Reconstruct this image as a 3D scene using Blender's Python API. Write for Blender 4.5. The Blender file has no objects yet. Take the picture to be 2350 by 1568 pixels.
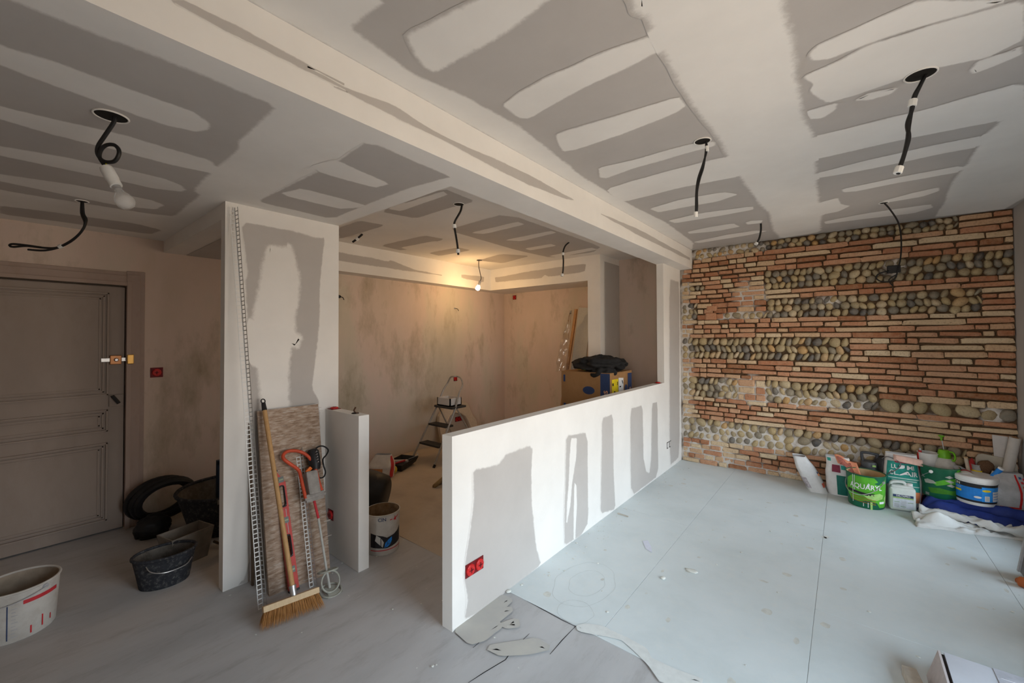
import bpy, bmesh, math, random
from mathutils import Vector, Matrix, noise, geometry
random.seed(7)
sc = bpy.context.scene
col = sc.collection
R = math.radians

# ---------------------------------------------------------------- camera, world, light, exposure
CAM_ROWS=[[0.7750002, 0.6319509, -0.0035672], [-0.0122544, 0.0093843, -0.9998809], [-0.6318422, 0.7749516, 0.015017]]
CAM_LENS=14.36381
CAM_SHIFT=-0.009571

CAM_POS = Vector((0, 0, 1.55))
cd = bpy.data.cameras.new('camera'); cam = bpy.data.objects.new('camera', cd); col.objects.link(cam)
_r, _d, _f = [Vector(v) for v in CAM_ROWS]
cam.matrix_world = Matrix.Translation(CAM_POS) @ Matrix((_r, -_d, -_f)).transposed().to_4x4()
cd.sensor_width = 36; cd.lens = CAM_LENS; cd.shift_y = CAM_SHIFT; cd.clip_start = 0.02
sc.camera = cam
sc.view_settings.view_transform = 'Standard'; sc.view_settings.look = 'None'
sc.view_settings.exposure = EXPOSURE = 1.17
sc.view_settings.gamma = 1; sc.view_settings.use_curve_mapping = False
sc.cycles.max_bounces = 10; sc.cycles.diffuse_bounces = 7; sc.cycles.glossy_bounces = 3
sc.cycles.transparent_max_bounces = 12; sc.cycles.caustics_reflective = False; sc.cycles.caustics_refractive = False
sc.cycles.sample_clamp_indirect = 8
w = bpy.data.worlds.new('overcast_sky'); sc.world = w; w.use_nodes = True
nt = w.node_tree; bg = nt.nodes['Background']
tc = nt.nodes.new('ShaderNodeTexCoord'); sp = nt.nodes.new('ShaderNodeSeparateXYZ'); rp = nt.nodes.new('ShaderNodeValToRGB')
mr = nt.nodes.new('ShaderNodeMapRange'); mr.inputs['From Min'].default_value = -1
nt.links.new(tc.outputs['Generated'], sp.inputs[0]); nt.links.new(sp.outputs['Z'], mr.inputs['Value'])
nt.links.new(mr.outputs[0], rp.inputs[0]); nt.links.new(rp.outputs[0], bg.inputs[0])
els = rp.color_ramp.elements
els[0].position = 0.0; els[0].color = (0.40, 0.305, 0.215, 1)
els[1].position = 1.0; els[1].color = (0.80, 1.02, 1.22, 1)
for p_, c_ in ((0.47, (0.50, 0.385, 0.28, 1)), (0.53, (0.66, 0.58, 0.51, 1)), (0.62, (0.74, 0.77, 0.78, 1)), (0.75, (0.82, 0.98, 1.10, 1))):
    e = els.new(p_); e.color = c_
bg.inputs[1].default_value = SKY = 6.2
WX = 1.12                                     # inner face of the window wall
WINDOWS = [(3.62, 4.86, 0.10, 2.25), (0.70, 2.55, 0.10, 2.25)]   # y0, y1, z0, z1
for i, (y0, y1, z0, z1) in enumerate(WINDOWS):
    ld = bpy.data.lights.new('window_daylight_portal', 'AREA'); ld.shape = 'RECTANGLE'
    ld.size = z1 - z0; ld.size_y = y1 - y0; ld.cycles.is_portal = True
    lo = bpy.data.objects.new('window_daylight_portal', ld); col.objects.link(lo)
    lo.location = (WX + 0.26, (y0 + y1) / 2, (z0 + z1) / 2); lo.rotation_euler = (0, R(90), 0)

FW = (-0.30, 1.05, 0.10, 2.30)              # window in the wall behind the viewpoint: x0, x1, z0, z1
YF = -1.55
ld = bpy.data.lights.new('window_daylight_portal', 'AREA'); ld.shape = 'RECTANGLE'; ld.size = FW[1] - FW[0]; ld.size_y = FW[3] - FW[2]; ld.cycles.is_portal = True
lo = bpy.data.objects.new('window_daylight_portal', ld); col.objects.link(lo); lo.location = ((FW[0] + FW[1]) / 2, YF - .18, (FW[2] + FW[3]) / 2); lo.rotation_euler = (R(90), 0, 0)

# ---------------------------------------------------------------- traced outlines in world metres
PATCHES=[('ceiling_living','f','z',2.638,[(-1.127,0.755),(-1.334,0.737),(-1.347,0.87),(-1.369,1.05),(-1.312,1.283),(-1.288,1.66),(-1.365,2.458),(-1.358,3.107),(-1.304,3.908),(-1.342,4.962),(-1.474,5.36),(-1.474,-1.15),(-0.98,-1.15)],1,0.02),('ceiling_living','f','z',2.638,[(-0.731,1.081),(-0.848,1.095),(-1.024,1.098),(-1.289,1.082),(-1.293,1.038),(-1.261,0.967),(-1.2,0.888),(-0.911,0.933),(-0.78,1.0),(-0.3,0.98),(-0.2,1.15)],2,0.02),('ceiling_living','f','z',2.638,[(-1.226,1.439),(-1.093,1.41),(-0.899,1.407),(-0.661,1.422),(-0.531,1.45),(-0.535,1.539),(-0.645,1.557),(-0.904,1.566),(-1.205,1.613),(-1.235,1.577)],2,0.012),('ceiling_living','f','z',2.638,[(-1.185,1.834),(-1.126,1.832),(-0.871,1.867),(-0.57,1.896),(-0.566,1.994),(-0.627,2.026),(-0.905,2.053),(-1.188,2.054),(-1.259,2.026),(-1.228,1.919)],2,0.012),('ceiling_living','f','z',2.638,[(-1.212,2.369),(-0.984,2.399),(-0.653,2.409),(-0.551,2.465),(-0.562,2.513),(-0.745,2.514),(-1.033,2.517),(-1.246,2.557),(-1.273,2.514)],2,0.012),('ceiling_living','f','z',2.638,[(-1.351,2.741),(-0.921,2.705),(-0.566,2.711),(-0.401,2.783),(-0.482,3.11),(-0.909,3.06),(-1.367,3.1)],2,0.012),('ceiling_living','f','z',2.638,[(-0.217,2.757),(-0.116,2.744),(0.3,2.76),(0.606,2.727),(0.695,3.14),(0.618,3.143),(0.262,3.098),(-0.133,3.104),(-0.226,3.096)],2,0.012),('ceiling_living','f','z',2.638,[(-0.092,1.93),(-0.065,1.895),(-0.013,1.882),(0.099,1.858),(0.201,1.848),(0.429,2.035),(0.268,2.013),(0.125,1.996),(0.043,2.002),(-0.035,2.011),(-0.086,1.983)],2,0.012),('ceiling_living','f','z',2.638,[(-0.122,2.078),(-0.007,2.055),(0.075,2.016),(0.269,2.025),(0.462,2.062),(0.521,2.334),(0.442,2.397),(0.284,2.353),(0.175,2.372),(0.055,2.393),(-0.051,2.39),(-0.111,2.22),(-0.095,2.173)],2,0.012),('ceiling_living','f','z',2.638,[(0.41,2.471),(0.419,2.406),(0.494,2.4),(0.523,2.385),(0.542,2.452),(0.483,2.487),(0.426,2.507)],2,0.012),('ceiling_living','f','z',2.638,[(-0.129,2.416),(-0.017,2.418),(-0.025,2.481),(-0.076,2.535),(-0.12,2.51),(-0.128,2.459)],2,0.012),('ceiling_living','f','z',2.638,[(0.049,2.444),(0.099,2.411),(0.192,2.435),(0.171,2.479),(0.102,2.478)],2,0.012),('ceiling_living','f','z',2.638,[(-0.14,3.373),(0.115,3.326),(0.431,3.307),(0.593,3.317),(0.61,3.499),(0.454,3.492),(0.12,3.512),(-0.07,3.492),(-0.14,3.476)],2,0.012),('ceiling_living','f','z',2.638,[(-0.003,3.862),(0.227,3.824),(0.568,3.808),(0.608,3.86),(0.59,3.959),(0.331,3.953),(0.082,3.982),(0.007,3.945)],2,0.012),('ceiling_living','f','z',2.638,[(0.238,4.408),(0.41,4.306),(0.542,4.267),(0.556,4.376),(0.476,4.467),(0.286,4.477)],2,0.012),('ceiling_living','f','z',2.638,[(-0.143,4.839),(0.158,4.755),(0.561,4.766),(0.583,4.909),(0.476,5.02),(0.099,4.963),(-0.133,4.954)],2,0.012),('ceiling_living','f','z',2.638,[(-0.232,4.166),(-0.027,4.075),(-0.017,4.284),(0.042,4.395),(-0.031,4.528),(-0.161,4.559)],2,0.012),('ceiling_living','f','z',2.638,[(-1.268,3.397),(-0.99,3.328),(-0.692,3.363),(-0.617,3.493),(-0.775,3.564),(-1.055,3.543),(-1.243,3.55)],2,0.012),('ceiling_living','f','z',2.638,[(-1.267,3.86),(-0.977,3.807),(-0.579,3.889),(-0.594,3.991),(-0.871,4.002),(-1.239,3.987)],2,0.012),('ceiling_living','f','z',2.638,[(-1.247,4.397),(-1.031,4.348),(-0.819,4.355),(-0.787,4.527),(-0.995,4.561),(-1.254,4.489)],2,0.012),('ceiling_living','f','z',2.638,[(-1.333,4.91),(-0.955,4.79),(-0.699,4.79),(-0.599,4.893),(-0.811,4.962),(-1.288,5.007)],2,0.012),('ceiling_living','f','z',2.638,[(-0.717,4.399),(-0.666,4.363),(-0.583,4.416),(-0.612,4.512),(-0.716,4.483)],2,0.012),('ceiling_living','f','z',2.638,[(-0.517,1.257),(-0.531,1.304),(-0.503,1.347),(-0.506,1.397),(-0.523,1.549),(-0.532,1.756),(-0.54,1.996),(-0.515,2.427),(-0.531,2.74),(-0.533,3.15),(-0.526,3.8),(-0.499,4.206),(-0.55,4.887),(-0.534,5.354),(-0.188,5.285),(-0.152,4.496),(-0.149,3.946),(-0.145,3.472),(-0.133,3.104),(-0.122,2.7),(-0.156,2.436),(-0.149,2.28),(-0.148,2.011),(-0.141,1.777),(-0.149,1.628),(-0.147,1.561),(0.02,-1.1),(-0.33,-1.1)],3,0.03),('ceiling_living','f','z',2.638,[(0.626,3.149),(0.598,3.348),(0.616,3.759),(0.6,4.091),(0.61,4.421),(0.644,4.835),(0.635,5.017),(0.647,5.307),(1.11,5.36),(1.11,1.5),(0.8,1.6),(0.72,2.6)],3,0.02),('ceiling_hall','b','z',2.405,[(-1.615,-0.006),(-1.616,0.049),(-1.61,0.21),(-1.603,0.327),(-1.608,0.607),(-1.827,0.612),(-2.021,0.614),(-2.088,0.64),(-2.268,0.64),(-2.418,0.638),(-2.518,0.639),(-2.674,0.638),(-2.897,0.657),(-2.961,0.7),(-3.26,0.701),(-3.603,0.708),(-3.662,0.592),(-3.696,0.244),(-3.724,-0.047),(-3.3,-1.1),(-1.75,-1.1)],1,0.02),('ceiling_hall','f','z',2.405,[(-1.89,-0.028),(-1.871,0.088),(-1.883,0.224),(-1.881,0.363),(-1.891,0.431),(-1.943,0.487),(-1.999,0.501),(-2.063,0.471),(-2.089,0.38),(-2.069,0.208),(-2.046,0.064),(-2.024,-0.029),(-2.024,-1.1),(-1.89,-1.1)],2,0.015),('ceiling_hall','f','z',2.405,[(-2.383,-0.033),(-2.36,0.113),(-2.325,0.279),(-2.339,0.479),(-2.348,0.595),(-2.428,0.641),(-2.518,0.639),(-2.544,0.522),(-2.54,0.257),(-2.544,0.081),(-2.521,-0.035),(-2.521,-1.1),(-2.383,-1.1)],2,0.015),('ceiling_hall','f','z',2.405,[(-2.884,-0.038),(-2.825,0.137),(-2.795,0.336),(-2.795,0.511),(-2.841,0.583),(-2.915,0.626),(-2.971,0.61),(-3.027,0.488),(-3.015,0.251),(-3.026,-0.04),(-3.026,-1.1),(-2.884,-1.1)],2,0.015),('ceiling_hall','f','z',2.405,[(-3.369,-0.043),(-3.283,0.216),(-3.288,0.53),(-3.351,0.606),(-3.505,0.596),(-3.582,0.433),(-3.553,0.174),(-3.513,-0.045),(-3.513,-1.1),(-3.369,-1.1)],2,0.015),('ceiling_hall','b','z',2.405,[(-4.163,-0.052),(-4.103,0.202),(-4.056,0.572),(-4.148,0.742),(-4.37,0.707),(-4.392,0.291),(-4.436,-0.055)],1,0.02),('ceiling_hall','b','z',2.405,[(-1.593,0.966),(-1.609,1.47),(-1.67,1.452),(-1.92,1.421),(-2.238,1.421),(-2.829,1.44),(-2.819,0.982),(-2.762,0.962),(-2.095,0.987),(-1.854,0.989)],1,0.015),('ceiling_hall','f','z',2.405,[(-2.048,0.938),(-1.875,0.972),(-1.941,1.313),(-2.053,1.292),(-2.081,1.0)],2,0.012),('ceiling_hall','f','z',2.405,[(-2.548,0.995),(-2.38,1.038),(-2.37,1.426),(-2.477,1.41),(-2.569,1.358),(-2.58,1.05)],2,0.012),('ceiling_kitchen','b','z',2.64,[(-3.079,1.992),(-2.251,1.975),(-2.273,2.324),(-2.584,2.307),(-3.016,2.314)],1,0.012),('ceiling_kitchen','b','z',2.64,[(-3.861,2.032),(-3.467,2.029),(-3.419,2.272),(-4.287,2.267)],1,0.012),('ceiling_kitchen','b','z',2.64,[(-4.223,2.732),(-3.444,2.763),(-3.402,3.011),(-4.255,3.066)],1,0.012),('ceiling_kitchen','b','z',2.64,[(-3.095,2.764),(-2.283,2.725),(-2.255,4.454),(-2.475,4.683),(-3.093,4.634),(-3.148,3.972)],1,0.012),('ceiling_kitchen','b','z',2.64,[(-4.123,3.367),(-3.597,3.389),(-3.588,3.6),(-4.15,3.576)],1,0.012),('ceiling_kitchen','b','z',2.64,[(-3.982,4.142),(-3.453,4.008),(-3.231,4.353),(-3.863,4.524)],1,0.012),('ceiling_kitchen','f','z',2.64,[(-2.965,1.989),(-2.294,2.013),(-2.326,2.087),(-2.937,2.098)],2,0.012),('ceiling_kitchen','f','z',2.64,[(-4.123,2.945),(-3.562,2.988),(-3.5,3.098),(-4.167,3.113)],2,0.012),('ceiling_kitchen','f','z',2.64,[(-2.986,2.997),(-2.367,2.988),(-2.371,3.107),(-2.92,3.122)],2,0.012),('ceiling_kitchen','f','z',2.64,[(-2.929,3.464),(-2.313,3.466),(-2.309,3.565),(-2.814,3.618)],2,0.012),('ceiling_kitchen','f','z',2.64,[(-3.013,3.947),(-2.634,3.946),(-2.637,4.069),(-3.024,4.076)],2,0.012),('ceiling_kitchen','f','z',2.64,[(-3.042,4.512),(-2.365,4.427),(-2.362,4.565),(-3.002,4.677)],2,0.012),('wall_partition','b','x',-2.97,[(0.916,2.297),(1.199,2.299),(1.384,2.28),(1.457,2.294),(1.426,1.987),(1.417,1.668),(1.396,1.431),(1.369,1.188),(1.423,1.094),(1.426,0.001),(0.912,0.002),(0.948,0.026),(0.996,0.226),(1.014,0.64),(0.979,1.039),(0.966,1.6),(0.949,1.921),(0.962,1.958)],1,0.012),('wall_partition','f','x',-2.97,[(1.069,2.177),(1.187,2.178),(1.215,2.208),(1.254,2.093),(1.279,1.974),(1.275,1.791),(1.246,1.698),(1.256,1.598),(1.305,1.557),(1.266,1.481),(1.228,1.492),(1.21,1.319),(1.212,0.873),(1.093,0.895),(1.049,1.112),(1.014,1.351),(0.988,1.427),(0.979,1.567),(0.987,1.707),(1.019,1.869),(1.044,2.043)],2,0.03),('wall_half','b','x',-1.622,[(1.643,0.811),(1.859,0.787),(1.925,0.836),(2.196,0.833),(2.185,0.639),(2.184,0.456),(2.231,0.161),(2.29,0.01),(1.971,-0.014),(1.661,0.003),(1.573,0.023),(1.6,0.123),(1.567,0.252),(1.587,0.376),(1.628,0.524),(1.65,0.662)],1,0.014),('wall_half','b','x',-1.622,[(2.625,0.817),(2.945,0.785),(2.95,0.06),(2.837,0.005),(2.592,0.019),(2.594,0.198),(2.61,0.528)],1,0.014),('wall_half','b','x',-1.622,[(3.207,0.857),(3.411,0.865),(3.42,0.316),(3.451,0.01),(3.163,0.06),(3.184,0.378)],1,0.014),('wall_half','b','x',-1.622,[(3.795,0.859),(4.104,0.853),(4.115,0.313),(4.183,0.153),(4.28,0.11),(4.334,0.263),(4.373,0.837),(4.532,0.836),(4.539,0.023),(3.8,0.015)],1,0.014),('wall_half','f','x',-1.622,[(2.688,0.785),(2.779,0.774),(2.764,0.622),(2.71,0.476),(2.669,0.277),(2.618,0.164),(2.645,0.389)],2,0.012),('wall_half','f','x',-1.622,[(2.735,0.442),(2.769,0.406),(2.772,0.244),(2.743,0.013),(2.718,0.023)],2,0.008),('wall_half','b','x',-1.622,[(4.97,2.239),(5.352,2.248),(5.284,0.062),(4.924,0.041)],1,0.02),('ceiling_beam','b','x',-1.475,[(0.276,2.513),(0.31,2.535),(0.493,2.535),(0.639,2.528),(0.815,2.522),(0.642,2.521),(0.815,2.514),(1.007,2.541),(1.205,2.518),(1.442,2.518),(1.899,2.54),(2.52,2.525),(2.395,2.499),(1.899,2.474),(1.318,2.491),(0.989,2.494),(0.749,2.496),(0.815,2.501),(0.634,2.504),(0.515,2.503),(0.402,2.501)],1,0.005),('ceiling_beam','b','x',-1.475,[(2.825,2.519),(3.747,2.555),(5.288,2.532),(5.286,2.498),(3.746,2.497)],1,0.003),('wall_soffit_side','b','x',-4.393,[(2.275,2.516),(2.548,2.514),(2.952,2.505),(2.991,2.527),(3.359,2.453),(3.88,2.434),(3.359,2.426),(3.001,2.424),(2.634,2.424),(2.275,2.425)],1,0.01),('wall_soffit_side','b','x',-4.393,[(4.206,2.491),(4.696,2.517),(4.688,2.422),(4.206,2.441)],1,0.01),('wall_soffit_back','b','y',4.85,[(-4.301,2.512),(-4.072,2.51),(-3.715,2.532),(-3.482,2.535),(-2.674,2.541),(-2.694,2.433),(-3.273,2.422),(-3.338,2.456),(-3.404,2.412),(-3.897,2.43),(-4.282,2.43)],1,0.01),('floor','s','z',0.0,[(-1.126,1.931),(-1.099,1.962),(-1.022,2.005),(-0.889,2.01),(-0.786,2.004),(-0.744,1.956),(-0.607,1.963),(-0.507,1.979),(-0.654,1.86),(-0.735,1.917),(-0.824,1.959),(-0.9,1.99),(-0.997,1.955),(-1.106,1.91)],4,0.012),('floor','t','z',0.0,[(-1.614,1.497),(-1.613,1.627),(-1.615,1.869),(-1.545,1.874),(-1.539,1.78),(-1.49,1.819),(-1.487,1.684),(-1.447,1.674),(-1.455,1.546),(-1.49,1.487)],4,0.02),('floor','t','z',0.0,[(-1.454,1.681),(-1.415,1.764),(-1.374,1.732),(-1.414,1.688)],4,0.02),('floor','t','z',0.0,[(-1.398,1.517),(-1.318,1.625),(-1.246,1.714),(-1.161,1.707),(-1.212,1.63),(-1.32,1.526)],4,0.02)]
CRACKS=[[(-1.588,1.939),(-1.404,1.932),(-1.222,1.925),(-1.116,1.928)],[(-1.14,1.93),(-1.142,1.798),(-1.138,1.68)],[(-1.469,1.681),(-1.462,1.587),(-1.461,1.473)],[(-1.3,1.73),(-1.3,1.603),(-1.286,1.518),(-1.315,1.396),(-1.331,1.313)],[(-1.572,1.511),(-1.473,1.501)]]
P={'pendant_hole':(-2.162,0.234,2.405),'pendant':[(-2.153,0.241,2.408),(-2.153,0.241,2.38),(-2.181,0.219,2.326),(-2.199,0.204,2.288),(-2.201,0.202,2.259),(-2.19,0.211,2.236),(-2.173,0.225,2.226),(-2.152,0.243,2.229),(-2.139,0.253,2.251),(-2.139,0.253,2.274),(-2.152,0.242,2.291),(-2.174,0.224,2.291),(-2.191,0.211,2.274),(-2.196,0.207,2.246),(-2.182,0.217,2.218),(-2.176,0.223,2.204)],'pend_sock_hole':(-2.162,0.234,2.405),'pend_sock':[(-2.176,0.223,2.204),(-2.146,0.247,2.137),(-2.134,0.257,2.125),(-2.112,0.275,2.095)],'hall_cable_hole':(-3.639,0.269,2.405),'hall_cable':[(-3.639,0.269,2.405),(-3.64,0.268,2.327),(-3.623,0.282,2.267),(-3.637,0.27,2.219),(-3.67,0.244,2.176),(-3.715,0.207,2.138),(-3.761,0.169,2.114),(-3.819,0.122,2.115),(-3.902,0.054,2.126),(-3.965,0.003,2.121),(-3.981,-0.01,2.131),(-3.965,0.003,2.139),(-3.902,0.054,2.131),(-3.829,0.114,2.117)],'hall_cable2_hole':(-3.639,0.269,2.405),'hall_cable2':[(-3.635,0.272,2.405),(-3.63,0.276,2.327),(-3.617,0.287,2.286),(-3.633,0.274,2.227),(-3.674,0.24,2.168),(-3.726,0.198,2.128),(-3.777,0.156,2.106),(-3.829,0.114,2.098),(-3.892,0.063,2.104)],'c1_hole':(-0.599,2.409,2.638),'c1':[(-0.584,2.422,2.64),(-0.581,2.424,2.584),(-0.6,2.408,2.5),(-0.62,2.393,2.427),(-0.628,2.386,2.354),(-0.63,2.384,2.27),(-0.631,2.384,2.224)],'c1b_hole':(-0.599,2.409,2.638),'c1b':[(-0.584,2.422,2.64),(-0.585,2.421,2.584),(-0.597,2.411,2.487),(-0.612,2.399,2.427),(-0.624,2.389,2.354),(-0.625,2.389,2.27),(-0.629,2.385,2.219)],'c2_hole':(0.256,2.374,2.638),'c2':[(0.272,2.386,2.642),(0.254,2.372,2.592),(0.234,2.356,2.547),(0.225,2.348,2.492),(0.215,2.341,2.42),(0.21,2.336,2.365),(0.198,2.327,2.302),(0.185,2.316,2.257),(0.176,2.309,2.226)],'c2b_hole':(0.256,2.374,2.638),'c2b':[(0.272,2.386,2.638),(0.251,2.37,2.583),(0.237,2.358,2.543),(0.227,2.35,2.492),(0.21,2.336,2.429),(0.215,2.34,2.374),(0.201,2.329,2.311),(0.188,2.318,2.26),(0.178,2.31,2.222)],'c3_hole':(-0.617,4.529,2.638),'c3':[(-0.613,4.532,2.642),(-0.614,4.531,2.567),(-0.628,4.52,2.491),(-0.651,4.501,2.441)],'k1_hole':(-3.913,2.288,2.64),'k1':[(-3.889,2.308,2.654),(-3.931,2.273,2.59),(-3.969,2.242,2.554)],'k2_hole':(-2.419,2.289,2.64),'k2':[(-2.399,2.305,2.64),(-2.408,2.298,2.58),(-2.443,2.269,2.498),(-2.446,2.266,2.455),(-2.435,2.275,2.367),(-2.427,2.282,2.296),(-2.422,2.286,2.225)],'k3_hole':(-3.953,4.13,2.64),'k3':[(-3.958,4.127,2.646),(-3.958,4.126,2.548),(-3.939,4.142,2.426),(-3.934,4.145,2.377),(-3.953,4.13,2.316)],'k3s_hole':(-3.953,4.13,2.64),'k3s':[(-3.949,4.134,2.329),(-3.968,4.118,2.255),(-3.972,4.114,2.231)],'k4_hole':(-2.441,4.008,2.64),'k4':[(-2.43,4.017,2.64),(-2.465,3.989,2.595),(-2.484,3.973,2.52),(-2.481,3.975,2.421),(-2.485,3.972,2.311),(-2.493,3.965,2.261)],'c4_hole':(0.256,4.468,2.638),'c4':[(0.256,4.468,2.638),(0.297,4.55,2.596),(0.362,4.75,2.513),(0.397,5.0,2.413),(0.407,5.2,2.286),(0.393,5.3,2.179),(0.377,5.31,2.107),(0.337,5.31,2.077),(0.275,5.31,2.083),(0.241,5.31,2.12),(0.264,5.31,2.16),(0.334,5.33,2.181)],'c4t':[(0.386,5.3,2.138),(0.344,5.31,2.11),(0.331,5.31,2.078),(0.361,5.31,2.029)],'c4_box':(0.372,5.35,2.196),'door_dr':(-4.59,0.593,1.976),'door_p_r':(-4.59,0.499,1.546),'door_p_ri':(-4.59,0.454,1.546),'door_p1t':(-4.59,0.495,1.939),'door_p1b':(-4.59,0.502,1.098),'door_p2t':(-4.59,0.503,0.986),'door_p2b':(-4.59,0.504,0.812),'door_p3t':(-4.59,0.505,0.721),'door_p3b':(-4.59,0.485,0.089),'lock':(-4.56,0.542,1.384),'latch':(-4.56,0.545,1.054),'socket_hall':(-4.59,0.796,1.263),'handlebar':(-4.55,0.486,1.38),'broom_top':(-2.9,1.025,1.138),'broom_l':(-2.441,0.868,0.085),'broom_r':(-2.385,1.141,0.085),'bris_l':(-2.433,0.853,0.0),'bris_r':(-2.359,1.157,0.0),'broom_ferr':(-2.44,1.01,0.1),'bead_top':(-2.962,0.868,2.37),'bead_bot':(-2.617,0.919,0.0),'beadb_top':(-2.9,1.23,0.817),'beadb_bot':(-2.597,1.204,0.0),'lev_top':(-2.85,1.088,0.707),'lev_bot':(-2.642,1.112,0.0),'lath_top':(-2.955,0.972,1.009),'lath_bot':(-2.896,0.975,0.0),'mix_handle':[(-2.705,1.197,0.519),(-2.739,1.193,0.591),(-2.768,1.191,0.65),(-2.787,1.185,0.689),(-2.807,1.145,0.732),(-2.824,1.112,0.768),(-2.837,1.114,0.793),(-2.844,1.143,0.808),(-2.84,1.196,0.8),(-2.828,1.242,0.774),(-2.805,1.277,0.727),(-2.773,1.292,0.66),(-2.739,1.296,0.59),(-2.711,1.304,0.531)],'mix_body':[(-2.773,1.257,0.66),(-2.708,1.251,0.525)],'mix_motor':[(-2.832,1.304,0.784),(-2.774,1.298,0.663)],'mix_rod':[(-2.702,1.257,0.513),(-2.644,1.263,0.391),(-2.514,1.251,0.122),(-2.466,1.249,0.021)],'mix_ring':(-2.481,1.252,0.054),'mix_ring2':(-2.508,1.256,0.109),'mix_cable':[(-2.817,1.288,0.751),(-2.837,1.327,0.793),(-2.838,1.37,0.796),(-2.824,1.4,0.767),(-2.81,1.381,0.738),(-2.8,1.352,0.716),(-2.779,1.348,0.674),(-2.762,1.351,0.638),(-2.75,1.334,0.613),(-2.751,1.305,0.614),(-2.762,1.293,0.638)],'mix_trig':(-2.785,1.246,0.686),'mix_plate':[(-2.704,1.199,0.516),(-2.705,1.312,0.519)],'sock_a':(-1.622,1.613,0.27),'sock_b':(-1.622,1.682,0.279),'hole_a':(-1.622,4.855,0.291),'hole_b':(-1.622,4.947,0.287),'sock_stub':(-2.881,1.468,0.284),'stub_red':(-2.928,1.519,1.035),'stub_wire':(-2.624,1.491,1.035),'half_red':(-1.635,4.635,1.03),'sk1':(-4.6,4.275,0.934),'sk2':(-4.6,4.283,0.313),'sk3':(-4.6,4.392,0.316),'blk':(-4.6,2.43,2.041),'wire':(-4.6,4.259,2.001),'sk4':(-4.367,5.43,2.239),'lad_fl':(-4.231,3.171,0.0),'lad_fr':(-3.818,3.195,0.0),'arch_a':(-4.45,4.007,0.581),'arch_b':(-4.45,4.45,0.511),'arch_c':(-4.45,4.573,0.205),'arch_d':(-4.45,3.965,0.306),'kbag':(-4.018,2.646,0.0),'tray':(-4.185,2.965,0.0),'tape':(-4.004,2.75,0.0),'blackpan':(-3.099,2.041,0.0),'shoe':(-3.367,2.871,0.0),'paper':(-1.178,2.989,0.0),'stick_a':(-1.565,3.371,0.0),'stick_b':(-1.481,3.372,0.0),'crumb1':(-0.803,2.856,0.0),'crumb2':(-0.922,2.654,0.0),'crumb3':(-1.634,1.935,0.0),'cart_c':(-1.98,4.107,1.157),'leanpan':[(-2.975,5.05,1.983),(-2.773,5.05,1.967),(-2.827,5.05,1.095),(-3.045,5.05,1.084)],'wrap':[(-2.988,5.0,1.938),(-3.104,5.0,1.8),(-3.186,5.0,1.551),(-3.247,5.0,1.362),(-3.151,5.0,1.301),(-3.036,5.0,1.15),(-3.005,5.0,1.52)],'pk_a':(0.286,2.501,0.22),'pk_b':(0.519,2.484,0.22),'pk_c':(0.246,2.248,0.22),'pk_d':(0.279,2.835,0.0),'block':(0.21,2.576,0.0),'orange':(0.799,3.952,0.0),'greyobj':(0.842,4.123,0.0),'bag1':(-0.248,5.113,0.0),'bag2':(-0.067,5.113,0.0),'jerry_l':(0.295,4.965,0.0),'jerry_r':(0.464,4.997,0.0),'bag1_top':(-0.406,5.25,0.288),'bag2_top':(-0.086,5.15,0.381),'w_sprayer':(0.666,5.18,0.338),'w_sprtop':(0.681,5.18,0.682),'w_tubw':(0.547,5.18,0.499),'w_redt':(0.533,5.18,0.465),'w_roll_a':(0.782,5.18,0.511),'w_roll_b':(0.816,5.18,0.387),'w_cup':(0.861,5.18,0.422),'w_blue_a':(0.972,5.18,0.463),'w_blue_b':(0.919,5.18,0.372),'w_sponge':(0.91,5.18,0.443),'w_boardr':(0.992,5.18,0.513),'w_rolls':(1.039,5.18,0.593),'w_bottle':(0.756,5.18,0.439),'w_bagr':(1.012,5.18,0.303),'w_grey':(0.157,5.18,0.364),'w_blk':(0.226,5.18,0.369),'w_teal_l':(0.271,5.18,0.377),'w_teal_r':(0.504,5.18,0.402)}

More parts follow.
